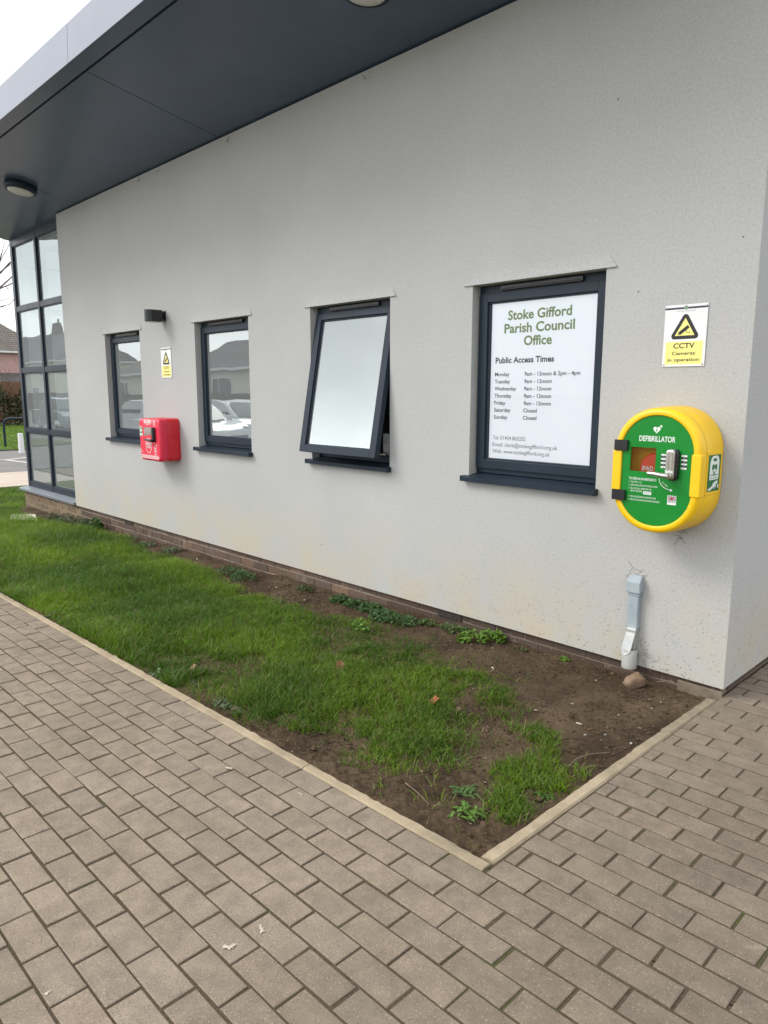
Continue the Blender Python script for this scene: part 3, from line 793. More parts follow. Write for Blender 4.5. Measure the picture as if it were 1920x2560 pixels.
# ================================================================ the building
BLD = empty('council_office', (-4.1, 0, 0), 'single storey rendered office building with brick plinth and dark overhanging roof', 'building')
WIN = [(-7.001, -6.138), (-5.002, -4.102), (-3.253, -2.374), (-1.653, -0.757)]
WB, WT = 0.940, 2.113
WL, WTOP = -8.19, 3.608
RV = 0.072          # reveal depth
def make_wall():
    mb = MB()
    xs = sorted([WL, 0.0] + [a for w_ in WIN for a in w_]); zs = [0.0, WB, WT, WTOP]
    for i in range(len(xs) - 1):
        for k in range(3):
            x0, x1 = xs[i], xs[i + 1]
            if k == 1 and any(abs(x0 - w_[0]) < 1e-6 for w_ in WIN): continue
            mb.quad((x0, 0, zs[k]), (x1, 0, zs[k]), (x1, 0, zs[k + 1]), (x0, 0, zs[k + 1]))
    D = 0.28
    for x0, x1 in WIN:
        for (a, b, m_) in ((0, RV + 0.04, 0), (RV + 0.11, D, 1)):
            mb.quad((x0, a, WB), (x0, a, WT), (x0, b, WT), (x0, b, WB), m_)
            mb.quad((x1, a, WB), (x1, b, WB), (x1, b, WT), (x1, a, WT), m_)
            mb.quad((x0, a, WT), (x1, a, WT), (x1, b, WT), (x0, b, WT), m_)
            mb.quad((x0, a, WB), (x0, b, WB), (x1, b, WB), (x1, a, WB), m_)
    mb.quad((WL, 0, 0), (WL, D, 0), (0, D, 0), (0, 0, 0))               # drip edge underside
    mb.quad((WL, 0, 0), (WL, 0, WTOP), (WL, D, WTOP), (WL, D, 0))      # left end
    mb.quad((WL, 0, WTOP), (0, 0, WTOP), (0, D, WTOP), (WL, D, WTOP))
    for i in range(len(xs) - 1):
        for k in range(3):
            x0, x1 = xs[i], xs[i + 1]
            if k == 1 and any(abs(x0 - w_[0]) < 1e-6 for w_ in WIN): continue
            mb.quad((x0, D, zs[k]), (x0, D, zs[k + 1]), (x1, D, zs[k + 1]), (x1, D, zs[k]), 1)
    mb.build('front_wall', [M_render, M_inner], BLD)
    mb = MB()
    mb.quad((0, 0, 0), (0, 9, 0), (0, 9, WTOP), (0, 0, WTOP)); mb.quad((0, 0, 0), (-0.25, 0.28, 0), (-0.25, 9, 0), (0, 9, 0))
    mb.quad((-0.25, 0.28, 0), (-0.25, 0.28, WTOP), (-0.25, 9, WTOP), (-0.25, 9, 0))
    mb.build('side_wall', M_render, BLD)
    # flared render drip over each window
    for x0, x1 in WIN:
        m2 = MB(); l = x0 - 0.064; r_ = x1 + 0.062; y = -0.020
        n = 8; y = -0.011
        prof = [(0.095 * k / n, y * (1 - k / n) ** 1.9 + 0.0003, 0.060 * (k / n) ** 0.9) for k in range(n + 1)]
        vs = []
        for (h, yy, ins_) in prof: vs += [(l + ins_ * 1.2, yy, WT + h), (r_ - ins_, yy, WT + h), (r_ - ins_ + 0.0005, 0.001, WT + h), (l + ins_ * 1.2, 0.001, WT + h)]
        fs = []
        for k in range(n):
            a = 4 * k; b = a + 4
            fs += [(a, a + 1, b + 1, b), (a + 1, a + 2, b + 2, b + 1), (a + 3, a, b, b + 3)]
        fs.append((3, 2, 1, 0))
        m2.add(vs, fs, 0)
        m2.build('window_drip', M_render, BLD)
make_wall()

def make_plinth():
    mb = MB(); random.seed(3)
    CH, BW = 0.0745, 0.2185
    def courses(x0, x1, face, along='x', other=0.0):
        for r_ in range(6):
            z1 = 0.017 - r_ * CH; z0 = z1 - CH + 0.011
            off = 0.0 if r_ % 2 else BW / 2
            k = math.floor((x0 - off) / BW)
            while k * BW + off < x1:
                a = max(k * BW + off, x0) + 0.004; b = min((k + 1) * BW + off, x1) - 0.005
                k += 1
                if b - a < 0.02: continue
                hue = random.random(); br = random.uniform(0.8, 1.2)
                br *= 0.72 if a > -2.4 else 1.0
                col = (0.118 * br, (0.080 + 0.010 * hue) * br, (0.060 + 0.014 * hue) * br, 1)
                if random.random() < 0.08: col = (0.155 * br, 0.105 * br, 0.075 * br, 1)
                if a < -8.2: col = (0.20 * br, 0.148 * br, 0.098 * br, 1)
                j = random.uniform(-0.002, 0.002)
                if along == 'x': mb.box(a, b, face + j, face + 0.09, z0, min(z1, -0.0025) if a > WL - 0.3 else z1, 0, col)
                else: mb.box(face - 0.09, face - j, a, b, z0, min(z1, -0.0025), 0, col)
    courses(-10.22, -0.02, 0.022)
    courses(0.115, 9, -0.02, 'y')
    courses(0.115, 2.2, -10.13 , 'y')
    mb.box(-10.216, -0.024, 0.0275, 0.11, -0.46, -0.003, 1)
    mb.box(-0.11, -0.0255, 0.112, 9, -0.46, -0.003, 1)
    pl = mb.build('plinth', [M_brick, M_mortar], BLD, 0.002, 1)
    for x in (-6.69, -1.81):
        m2 = MB()
        m2.box(x - 0.105, x + 0.105, 0.0165, 0.02, -0.056, -0.004)
        for k in range(4): m2.box(x - 0.1, x + 0.1, 0.0125, 0.0165, -0.052 + k * 0.0115, -0.046 + k * 0.0115)
        m2.build('air_brick', noisy('air_brick_plastic', (0.03, 0.025, 0.022), (0.07, 0.055, 0.045), 30, 0.8), pl)
    # concrete foot at the wall corner
    m3 = MB()
    m3.box(-0.235, -0.006, 0.008, 0.020, -0.12, -0.020)
    m3.build('plinth_corner', noisy('corner_mortar', (0.14, 0.115, 0.085), (0.22, 0.18, 0.135), 22, 0.9, 0.5, 120), pl, 0.006, 2)
make_plinth()

# ---------------------------------------------------------------- roof: soffit rises outwards
def sz(y): return 3.622 - 0.18 * y
def make_roof():
    RX0, RX1 = -10.26, 0.30
    rf = MB()
    rf.add([(RX0, -1.20, 4.10), (RX1, -1.20, 4.10), (RX1, 9, 3.4), (RX0, 9, 3.4), (RX0, -1.20, 4.075), (RX1, -1.20, 4.075), (RX1, 9, 3.375), (RX0, 9, 3.375)],
           [(0, 1, 2, 3), (7, 6, 5, 4), (0, 3, 7, 4), (2, 1, 5, 6), (3, 2, 6, 7)])
    roof = rf.build('roof', M_soffit, BLD)
    # soffit: separate panels with shadow gaps
    def panel(mb, x0, x1, y0, y1, mi=0, up=0.0, th=0.02):
        a = [(x0, y0, sz(y0) + up), (x1, y0, sz(y0) + up), (x1, y1, sz(y1) + up), (x0, y1, sz(y1) + up)]
        b = [(q[0], q[1], q[2] + th) for q in a]
        mb.add(a + b, [(0, 3, 2, 1), (4, 5, 6, 7), (0, 1, 5, 4), (1, 2, 6, 5), (2, 3, 7, 6), (3, 0, 4, 7)], mi)
    so = MB()
    js = [RX0 + 0.004, -10.02, -7.56, -4.475, -1.39, RX1]
    for a, b in zip(js[:-1], js[1:]):
        panel(so, a + 0.004, b - 0.004, -1.113, 0.19)
        panel(so, a + 0.001, b - 0.001, -1.244, -1.134, 0, -0.004)
    panel(so, RX0 + 0.002, RX1 - 0.002, -1.24, 0.19, 1, 0.024, 0.012)
    so.build('soffit', [M_soffit, M_groove], roof)
    fa = MB()
    fj = [RX0, -7.56, -4.48, -1.39, RX1]
    for a, b in zip(fj[:-1], fj[1:]):
        fa.add([(a + 0.003, -1.247, sz(-1.245) - 0.003), (b - 0.003, -1.247, sz(-1.245) - 0.003), (b - 0.003, -1.236, 4.115), (a + 0.003, -1.236, 4.115),
                (a + 0.003, -1.240, sz(-1.245) - 0.003), (b - 0.003, -1.240, sz(-1.245) - 0.003), (b - 0.003, -1.18, 4.115), (a + 0.003, -1.18, 4.115)],
               [(0, 1, 2, 3), (3, 2, 6, 7), (4, 7, 6, 5), (0, 3, 7, 4), (1, 5, 6, 2), (0, 4, 5, 1)])
    fa.box(RX0 + 0.01, RX1 - 0.01, -1.2325, -1.228, sz(-1.24) + 0.01, 4.09, 1)
    fa.build('fascia', [M_fascia, M_groove], roof)
    for x in (RX0, RX1):      # verge closing each end
        ve = MB()
        v = [(x, -1.238, sz(-1.24)), (x, 0.19, sz(0.19)), (x, 0.19, 3.99), (x, -1.238, 4.085)]
        q = [(x + 0.006, b, c_) for (_, b, c_) in v]
        ve.add(v + q, [(0, 1, 2, 3), (7, 6, 5, 4), (0, 4, 5, 1), (1, 5, 6, 2), (2, 6, 7, 3), (3, 7, 4, 0)])
        ve.build('verge_trim', M_soffit, roof)
    # shadow gap filler between wall head and soffit
    g = MB(); g.box(WL + 0.004, -0.004, 0.03, 0.2, WTOP + 0.001, 3.66)
    g.build('wall_head', M_groove, roof)
make_roof()

# ---------------------------------------------------------------- windows
def make_window(i, x0, x1, opened=False):
    f = MB()
    y0, y1 = RV, RV + 0.07
    f.frame_xz(x0 + 0.002, x1 - 0.002, WB + 0.018, WT - 0.001, 0.030, 0.030, 0.050, 0.058, y0, y1)
    fr = f.build('window', M_frame, BLD, 0.0025, 1)
    # sash
    a0, a1, b0, b1 = x0 + 0.012, x1 - 0.012, WB + 0.050, WT - 0.050
    s = MB(); yo = y0 - 0.016
    s.frame_xz(a0, a1, b0, b1, 0.062, 0.062, 0.055, 0.052, yo, yo + 0.045)
    s.frame_xz(a0 + 0.062, a1 - 0.062, b0 + 0.055, b1 - 0.052, 0.010, 0.010, 0.010, 0.010, yo + 0.012, yo + 0.04)
    s.frame_xz(a0 + 0.01, a1 - 0.01, b0 + 0.01, b1 - 0.01, 0.004, 0.004, 0.004, 0.004, yo + 0.045, yo + 0.05, 1)
    xf = None
    if opened:
        hinge = Vector(((a0 + a1) / 2, yo + 0.012, b1 - 0.006))
        xf = Matrix.Translation(hinge) @ Matrix.Rotation(R(-10.6), 4, 'X') @ Matrix.Translation(-hinge)
    s.build('sash', [M_frame, M_rubber], fr, 0.003, 2, xf=xf)
    g = MB()
    if opened or i < 3:
        g.quad((a0 + 0.068, yo + 0.022, b0 + 0.060), (a1 - 0.068, yo + 0.022, b0 + 0.060), (a1 - 0.068, yo + 0.022, b1 - 0.058), (a0 + 0.068, yo + 0.022, b1 - 0.058))
        g.build('pane', M_glass, fr, xf=xf)
        # pale spacer bar of the sealed unit
        q = MB(); q.frame_xz(a0 + 0.073, a1 - 0.073, b0 + 0.066, b1 - 0.063, 0.007, 0.007, 0.007, 0.007, yo + 0.028, yo + 0.036)
        q.build('spacer_bar', M_whiteboard, fr, xf=xf)
    else:
        g.quad((a0 + 0.066, yo + 0.024, b0 + 0.058), (a1 - 0.066, yo + 0.024, b0 + 0.058), (a1 - 0.066, yo + 0.024, b1 - 0.056), (a0 + 0.066, yo + 0.024, b1 - 0.056))
        g.build('pane', M_clear, fr)
    v = MB(); w_ = x1 - x0
    v.box(x0 + 0.17, x1 - 0.17, y0 - 0.020, y0 - 0.001, WT - 0.040, WT - 0.012)
    v.box(x0 + 0.18, x1 - 0.18, y0 - 0.024, y0 - 0.020, WT - 0.034, WT - 0.028)
    v.build('trickle_vent', M_black, fr, 0.004, 2)
    k = MB(); e = 0.032
    k.add([(x0 - e, -0.045, WB - 0.006), (x1 + 0.012, -0.045, WB - 0.006), (x1 + 0.012, y0 + 0.02, WB + 0.016), (x0 - e, y0 + 0.02, WB + 0.016),
           (x0 - e, -0.045, WB - 0.034), (x1 + 0.012, -0.045, WB - 0.034), (x1 + 0.012, -0.041, WB - 0.034), (x0 - e, -0.041, WB - 0.034),
           (x0 - e, -0.041, WB - 0.0095), (x1 + 0.012, -0.041, WB - 0.0095), (x1 + 0.012, y0 + 0.02, WB + 0.012), (x0 - e, y0 + 0.02, WB + 0.012)],
          [(0, 1, 2, 3), (4, 5, 1, 0), (4, 7, 6, 5), (7, 8, 9, 6), (8, 11, 10, 9), (3, 2, 10, 11), (0, 3, 11, 8), (0, 8, 7, 4), (1, 9, 10, 2), (1, 5, 6, 9)])
    k.box(x0 - e - 0.004, x0 - e + 0.004, -0.047, -0.001, WB - 0.035, WB + 0.0, 0)
    k.box(x1 + 0.009, x1 + 0.017, -0.047, -0.001, WB - 0.035, WB + 0.0, 0)
    k.build('sill', M_frame, fr)
    if opened:
        for xx in (a0 + 0.02, a1 - 0.02):
            st = MB(); st.tube([(xx, yo + 0.045, b1 - 0.25), (xx, yo - 0.005, b1 - 0.42)], 0.006, 6)
            st.build('stay_arm', M_steel, fr)
        ca = MB(); ca.box(x1 - 0.20, x1 - 0.12, y0 + 0.0, y0 + 0.022, WB + 0.069, WB + 0.082)
        ca.build('catch', M_steel, fr, 0.003, 1)
    # pale inner board below and at the sides
    ib = MB()
    ib.box(x0 + 0.003, x1 - 0.003, RV + 0.072, 0.42, WB + 0.020, WB + 0.045)
    ib.build('window_board', M_whiteboard, fr)
    return fr
for i, (a, b) in enumerate(WIN): make_window(i, a, b, i == 2)

# glazed corner bay: two columns of four panes
def make_bay():
    y0 = 0.095
    X0, X1, XM = -10.245, -8.20, -9.265
    zb, zt = 0.055, 3.607
    tr_ = [0.905, 1.770, 2.640]
    f = MB()
    mw = 0.062
    f.box(X0, X0 + 0.085, y0, y0 + 0.13, zb, zt); f.box(X1 - 0.06, X1, y0, y0 + 0.13, zb, zt)
    f.box(XM - mw / 2, XM + mw / 2, y0, y0 + 0.13, zb, zt)
    for (a, b) in ((X0 + 0.085, XM - mw / 2), (XM + mw / 2, X1 - 0.06)):
        for z in tr_: f.box(a, b, y0 + 0.003, y0 + 0.125, z - 0.035, z + 0.035)
        f.box(a, b, y0 + 0.003, y0 + 0.125, zb, zb + 0.085); f.box(a, b, y0 + 0.003, y0 + 0.125, zt - 0.10, zt)
        rows = [zb + 0.085] + tr_ + [zt - 0.10]
    # return side of the bay running back along the end of the building
    f.box(X0 + 0.003, X0 + 0.12, 2.0, 2.1, zb, zt)
    for z in [zb + 0.042] + tr_ + [zt - 0.05]: f.box(X0 + 0.004, X0 + 0.118, y0 + 0.13, 2.0, z - 0.035, z + 0.035)
    bay = f.build('glazed_bay', M_frame, BLD, 0.003, 1)
    for (a, b) in ((X0 + 0.085, XM - mw / 2), (XM + mw / 2, X1 - 0.06)):
        for k in range(4):
            lo = (zb + 0.085) if k == 0 else tr_[k - 1] + 0.035
            hi = (zt - 0.10) if k == 3 else tr_[k] - 0.035
            m = MB(); m.quad((a + 0.002, y0 + 0.030, lo + 0.002), (b - 0.002, y0 + 0.030, lo + 0.002), (b - 0.002, y0 + 0.030, hi - 0.002), (a + 0.002, y0 + 0.030, hi - 0.002))
            m.build('pane', M_glass, bay)
            q = MB(); q.frame_xz(a + 0.001, b - 0.001, lo + 0.001, hi - 0.001, 0.016, 0.016, 0.012, 0.012, y0 + 0.016, y0 + 0.028)
            q.build('glazing_bead', M_frame, bay)
            q = MB(); q.frame_xz(a + 0.016, b - 0.016, lo + 0.012, hi - 0.012, 0.012, 0.012, 0.01, 0.01, y0 + 0.040, y0 + 0.052)
            q.build('spacer_bar', M_whiteboard, bay)
    m = MB(); 
    for k in range(4):
        lo = (zb + 0.078) if k == 0 else tr_[k - 1] + 0.036
        hi = (zt - 0.086) if k == 3 else tr_[k] - 0.036
        m.quad((X0 + 0.05, 1.998, lo), (X0 + 0.05, y0 + 0.132, lo), (X0 + 0.05, y0 + 0.132, hi), (X0 + 0.05, 1.998, hi))
    m.build('side_pane', M_glass, bay)
    s = MB()
    s.add([(-10.30, -0.028, 0.036), (-8.192, -0.028, 0.036), (-8.192, y0 + 0.02, 0.058), (-10.30, y0 + 0.02, 0.058),
           (-10.30, -0.028, 0.004), (-8.192, -0.028, 0.004), (-8.192, y0 + 0.02, 0.026), (-10.30, y0 + 0.02, 0.026)],
          [(0, 1, 2, 3), (4, 5, 1, 0), (7, 6, 5, 4), (0, 3, 7, 4), (1, 5, 6, 2), (3, 2, 6, 7)])
    s.build('sill', coat('pale_sill_coating', (0.16, 0.18, 0.205), 0.4), bay, 0.002, 1)
make_bay()

# rooms behind the glass
m = MB()
m.quad((-8.19, 3.2, 0.05), (-0.26, 3.2, 0.05), (-0.26, 3.2, 3.35), (-8.19, 3.2, 3.35))
m.quad((-10.19, 5.2, 0.05), (-8.19, 5.2, 0.05), (-8.19, 5.2, 3.55), (-10.19, 5.2, 3.55))
for x in (-8.1, -5.6, -3.75, -1.95, -0.26): m.quad((x, 0.285, 0.05), (x, 3.2, 0.05), (x, 3.2, 3.35), (x, 0.285, 3.35))
m.quad((-8.18, 0.285, 3.35), (-0.26, 0.285, 3.35), (-0.26, 3.2, 3.35), (-8.18, 3.2, 3.35))
m.quad((-10.1, 0.25, 3.585), (-8.2, 0.25, 3.585), (-8.2, 5.2, 3.585), (-10.1, 5.2, 3.585))
m.quad((-8.15, 0.29, 0.05), (-8.15, 5.2, 0.05), (-8.15, 5.2, 3.56), (-8.15, 0.29, 3.56))
m.build('interior_wall', M_inner, BLD)
m = MB()
m.quad((-10.19, 0.23, 0.052), (-0.26, 0.285, 0.052), (-0.26, 5.2, 0.052), (-10.19, 5.2, 0.052))
m.build('interior_floor', M_carpet, BLD)
# low desk behind the glazed bay
DK = empty('office_desk', (-9.1, 1.1, 0.05), 'dark office desk standing just inside the tall glazed bay', 'desk')
m = MB(); m.box(-9.9, -8.4, 0.75, 1.5, 0.74, 0.77); m.build('desktop', M_carpet, DK)
for x in (-9.85, -8.5):
    m = MB(); m.box(x, x + 0.05, 0.8, 1.45, 0.05, 0.74); m.build('leg', M_frame, DK)

# lit opening-times display standing inside the right window
sx0, sx1 = WIN[3][0] + 0.068, WIN[3][1] - 0.068
DS = empty('display_screen', ((sx0 + sx1) / 2, 0.10, WB + 0.1), 'bright white display of office name and access times inside the nearest window', 'screen')
m = MB(); m.box(sx0 - 0.03, sx1 + 0.03, 0.099, 0.135, WB + 0.078, WT - 0.072); m.build('casing', M_black, DS)
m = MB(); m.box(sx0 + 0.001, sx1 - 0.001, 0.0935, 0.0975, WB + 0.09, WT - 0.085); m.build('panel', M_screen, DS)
pl = lambda a, b: (a, 0.0925, b)
m = MB()
for body, a, b, z in (('Stoke Gifford', -1.449, -1.009, 1.900), ('Parish Council', -1.474, -0.987, 1.823), ('Office', -1.329, -1.134, 1.746)):
    put_text(m, body, a, b, z, 0.053, pl, 0.027)
m.build('heading', M_scr_olive, DS)
m = MB()
put_text(m, 'Public Access Times', -1.534, -1.114, 1.644, 0.034, pl, 0.03)
m.build('subheading', M_scr_dark, DS)
m = MB(); mh = MB()
days = ['Monday', 'Tuesday', 'Wednesday', 'Thursday', 'Friday', 'Saturday', 'Sunday']
wid = [0.110, 0.117, 0.163, 0.130, 0.086, 0.126, 0.105]
for k, d in enumerate(days):
    z = 1.565 - k * 0.0437
    put_text(m, d, -1.536, -1.536 + wid[k], z, 0.0225, pl, 0.018)
    if k == 0: put_text(mh, '9am - 12noon & 2pm - 4pm', -1.316, -0.938, z, 0.0225, pl, 0.018)
    elif k < 5: put_text(mh, '9am - 12noon', -1.316, -1.124, z, 0.0225, pl, 0.018)
    else: put_text(mh, 'Closed', -1.317, -1.220, z, 0.0225, pl, 0.018)
m.build('day_names', M_scr_dark, DS); mh.build('opening_hours', M_scr_dark, DS)
m = MB()
put_text(m, 'Tel: 01454 865202', -1.540, -1.294, 1.173, 0.0235, pl, 0.006)
put_text(m, 'Email: clerk@stokegifford.org.uk', -1.541, -1.066, 1.130, 0.0235, pl, 0.006)
put_text(m, 'Web: www.stokegifford.org.uk', -1.541, -1.117, 1.089, 0.0235, pl, 0.006)
m.build('contact_details', M_scr_grey, DS)

# two slim white boxes standing on the inner sill of the open window
def box_file(x, y, rz, label):
    o = empty('box_file', (x, y, WB + 0.0455), label, 'box', 'white boxes standing on the window sill')
    o.rotation_euler = (0, 0, rz)
    for nm, mm, fn in (('case', M_white, 0), ('lettering', M_grey_ink, 1)):
        m = MB()
        if fn == 0: m.box(-0.034, 0.034, 0.0, 0.16, 0.0, 0.175)
        else:
            for k, (zz_, ww) in enumerate(((0.138, 0.04), (0.124, 0.046), (0.111, 0.046), (0.099, 0.044), (0.074, 0.022), (0.036, 0.03), (0.026, 0.044))):
                m.box(-ww / 2, ww / 2, -0.0012, -0.0002, zz_, zz_ + 0.0045)
        ob = m.build(nm, mm, None, 0.0015 if fn == 0 else 0, 1)
        ob.parent = o
    return o
box_file(-2.488, 0.155, R(-8), 'slim white box beside the sash edge of the open window')
box_file(-2.414, 0.155, R(-8), 'slim white box against the right side of the open window')
box_file(-2.58, 0.165, R(-8), 'slim white box seen through the glass of the open window')

# ================================================================ things fixed to the building
def bulkhead(x, y, label):
    z = sz(y) - 0.001
    o = empty('ceiling_light', (x, y, z), label, 'light', 'round lights under the roof overhang')
    tilt = Matrix.Translation((x, y, z)) @ Matrix.Rotation(math.atan(-0.18), 4, 'X')
    m = MB(); m.lathe([(0.158, 0.0), (0.166, -0.012), (0.168, -0.05), (0.158, -0.072), (0.136, -0.078), (0.134, -0.070)], (0, 0, 0), n=48)
    m.build('housing', M_frame, o, xf=tilt)
    m = MB(); m.lathe([(0.1335, -0.066), (0.130, -0.079), (0.10, -0.086), (0.05, -0.090), (0.002, -0.091)], (0, 0, 0), n=48)
    m.build('diffuser', M_lens, o, xf=tilt)
    return o
bulkhead(-7.60, -0.58, 'round flush light under the soffit near the glazed bay')
bulkhead(-1.97, -0.60, 'round flush light under the soffit high above the open window')

# black wall light
WLt = empty('wall_light', (-5.58, 0, 2.2), 'black down light with rounded front on the wall above the small sign', 'light')
m = MB(); m.box(-5.622, -5.538, -0.012, -0.0005, 2.160, 2.262); m.box(-5.602, -5.558, -0.07, -0.012, 2.175, 2.25)
m.build('bracket', M_black, WLt, 0.004, 2)
def u_outline(cx_, r_, y0, y1, n=16):
    pts = [(cx_ + r_, y1), (cx_ + r_, y0 + r_)]
    for k in range(1, n): 
        a = -math.pi * k / n
        pts.append((cx_ + r_ * math.cos(a), y0 + r_ + r_ * math.sin(a)))
    return pts + [(cx_ - r_, y0 + r_), (cx_ - r_, y1)]
def extrude_xy(mb, pts, z0, z1, mi=0, smooth_side=True):
    n = len(pts); v = [(a, b, z0) for a, b in pts] + [(a, b, z1) for a, b in pts]
    mb.add(v, [list(range(n)), list(range(2 * n - 1, n - 1, -1))], mi)
    mb.add(v, [(i, i + n, (i + 1) % n + n, (i + 1) % n) for i in range(n)], mi, smooth_side)
m = MB(); extrude_xy(m, u_outline(-5.58, 0.056, -0.205, -0.045), 2.150, 2.262, 0, False)
m.build('lamp_body', M_black, WLt, 0.004, 2)
m = MB(); extrude_xy(m, u_outline(-5.58, 0.045, -0.190, -0.06), 2.146, 2.1495)
m.build('lens', M_lens, WLt)

# CCTV signs
def cctv_sign(xc, zc, w_, h_, label, sx=1.0):
    o = empty('warning_sign', (xc, -0.002, zc), label, 'sign', 'camera warning signs on the wall')
    s_ = h_ / 0.297; sw = w_ / 0.21
    P = lambda y: (lambda a, b: (xc + a * sw, y, zc + b * s_))
    m = MB(); m.box(xc - w_ / 2, xc + w_ / 2, -0.0055, -0.0025, zc - h_ / 2, zc + h_ / 2)
    m.build('plate', M_white, o, 0.0006, 1)
    q = P(-0.0060); q1 = P(-0.0065); q2 = P(-0.0070)
    m = MB()
    m.add([q(-0.105, 0.1275), q(0.105, 0.1275), q(0.105, 0.1365), q(-0.105, 0.1365)], [(0, 1, 2, 3)])
    m.build('header_bar', M_navy, o)
    m = MB()
    m.add([q1(-0.0008 + 0.0105 * math.cos(a), 0.134 + 0.0105 * math.sin(a)) for a in [2 * math.pi * k / 12 for k in range(12)]], [list(range(12))])
    m.build('crest', M_crest, o)
    m = MB(); put_text(m, 'Stoke Gifford Parish Council', -0.047, 0.045, 0.1155, 0.0055, q)
    m.build('owner_lettering', M_grey_ink, o)
    m = MB()
    m.add([q(-0.092, -0.138), q(0.092, -0.138), q(0.092, -0.028), q(-0.092, -0.028)], [(0, 1, 2, 3)])
    m.build('yellow_panel', M_sign_yellow, o)
    def tri(rr, c_=(0, 0.0285)):
        # rounded triangle
        out = []
        for k in range(3):
            a = math.pi / 2 + k * 2 * math.pi / 3
            px_, pz_ = c_[0] + (0.0790 - 0.010 * 2) * 1.0 * math.cos(a), c_[1] + (0.0790 - 0.020) * math.sin(a)
            for j in range(-4, 5):
                b = a + j / 4 * math.pi / 3
                out.append((px_ + rr * math.cos(b), pz_ + rr * math.sin(b)))
        return out
    m = MB(); m.add([q(*p_) for p_ in tri(0.0155)], [list(range(27))]); m.build('triangle_border', M_ink, o)
    c0 = (0, 0.0285); inner = []
    for k in range(3):
        a = math.pi / 2 + k * 2 * math.pi / 3
        inner.append(q1(0.056 * math.cos(a), c0[1] + 0.056 * math.sin(a)))
    m = MB(); m.add(inner, [(0, 1, 2)]); m.build('triangle_face', M_sign_yellow, o)
    m = MB()
    d = Vector((0.80, 0.60)); nn = Vector((-0.60, 0.80)); c_ = Vector((-0.006, 0.026))
    def bar(a, b, hw, mbx):
        mbx.add([q2(*(c_ + d * a - nn * hw)), q2(*(c_ + d * b - nn * hw)), q2(*(c_ + d * b + nn * hw)), q2(*(c_ + d * a + nn * hw))], [(0, 1, 2, 3)])
    bar(-0.026, 0.030, 0.0082, m); bar(-0.032, -0.0265, 0.0050, m)
    pts = [c_ + d * 0.008 - nn * 0.008, c_ + Vector((0.018, -0.012)), c_ + Vector((0.030, -0.011)), ]
    for a, b in zip(pts[:-1], pts[1:]):
        t_ = (b - a).normalized(); n_ = Vector((-t_.y, t_.x)) * 0.0012
        m.add([q2(*(a - n_)), q2(*(b - n_)), q2(*(b + n_)), q2(*(a + n_))], [(0, 1, 2, 3)])
    m.add([q2(0.0235, 0.0085), q2(0.0255, 0.0085), q2(0.0255, 0.0205), q2(0.0235, 0.0205)], [(0, 1, 2, 3)])
    m.build('camera_symbol', M_ink, o)
    m = MB()
    put_text(m, 'CCTV', -0.0525, 0.0525, -0.0600, 0.0235, q1, 0.022)
    m.build('title', M_ink, o); m = MB()
    put_text(m, 'Cameras', -0.0575, 0.0575, -0.0925, 0.0160, q1, 0.016)
    put_text(m, 'in operation', -0.0780, 0.0785, -0.1235, 0.0160, q1, 0.016)
    m.build('lettering', M_ink, o)
    for (a, b) in ((-0.095, 0.137), (0.095, 0.137), (-0.096, -0.139), (0.096, -0.139)):
        m = MB(); c3 = P(0)(a, b); m.lathe([(0.0042, 0.006), (0.0042, 0.0085), (0.0025, 0.0095)], (c3[0], 0, c3[2]), 'y', 12)
        m.build('screw', M_steel, o)
    return o
cctv_sign(-0.316, 1.7425, 0.210, 0.297, 'large camera warning sign on the wall above the yellow cabinet')
cctv_sign(-5.571, 1.755, 0.212, 0.300, 'small far camera warning sign between the two left windows above the red cabinet')

# ---------------------------------------------------------------- grey cable duct and pipe at the foot of the wall
DU = empty('cable_duct', (-0.475, 0, 0), 'grey cable duct on the wall below the yellow cabinet ending in a pipe', 'duct')
m = MB()
m.add([(-0.522, -0.050, 0.410), (-0.443, -0.050, 0.410), (-0.443, -0.0005, 0.410), (-0.522, -0.0005, 0.410),
       (-0.522, -0.050, 0.470), (-0.443, -0.050, 0.470), (-0.449, -0.016, 0.502), (-0.516, -0.016, 0.502), (-0.449, -0.0005, 0.502), (-0.516, -0.0005, 0.502),
       (-0.443, -0.0005, 0.470), (-0.522, -0.0005, 0.470)],
      [(3, 2, 1, 0), (0, 1, 5, 4), (4, 5, 6, 7), (7, 6, 8, 9), (1, 2, 10, 5), (5, 10, 8, 6), (3, 0, 4, 11), (11, 4, 7, 9)])
m.build('hood', M_greyplastic, DU, 0.004, 2)
m = MB(); m.box(-0.508, -0.452, -0.040, -0.0005, 0.205, 0.409); m.build('trunking', M_greyplastic, DU, 0.004, 2)
for zz_ in (0.222, 0.396):
    m = MB(); m.box(-0.512, -0.448, -0.044, -0.0005, zz_, zz_ + 0.006); m.build('joint', M_greyplastic, DU, 0.001, 1)
sp = [(-0.047 + 0.0, 0.215), (0.047 - 0.02, 0.215)]
m = MB()
left = [(-0.503, 0.222), (-0.505, 0.17), (-0.511, 0.125), (-0.511, 0.10), (-0.505, 0.078), (-0.495, 0.064), (-0.478, 0.070), (-0.463, 0.090), (-0.457, 0.12), (-0.454, 0.17), (-0.453, 0.222)]
n = len(left)
def sy(z): return -0.040 - 0.044 * min(max((0.222 - z) / 0.13, 0), 1)
v = [(x, sy(z), z) for x, z in left] + [(x, sy(z) + 0.008, z - 0.002) for x, z in left]
m.add(v, [list(range(n)), list(range(2 * n - 1, n - 1, -1))] + [(i, i + n, (i + 1) % n + n, (i + 1) % n) for i in range(n)], 0)
m.build('spout', M_greywhite, DU, 0.002, 2)
m = MB(); m.box(-0.506, -0.456, -0.05, -0.0005, 0.06, 0.205)
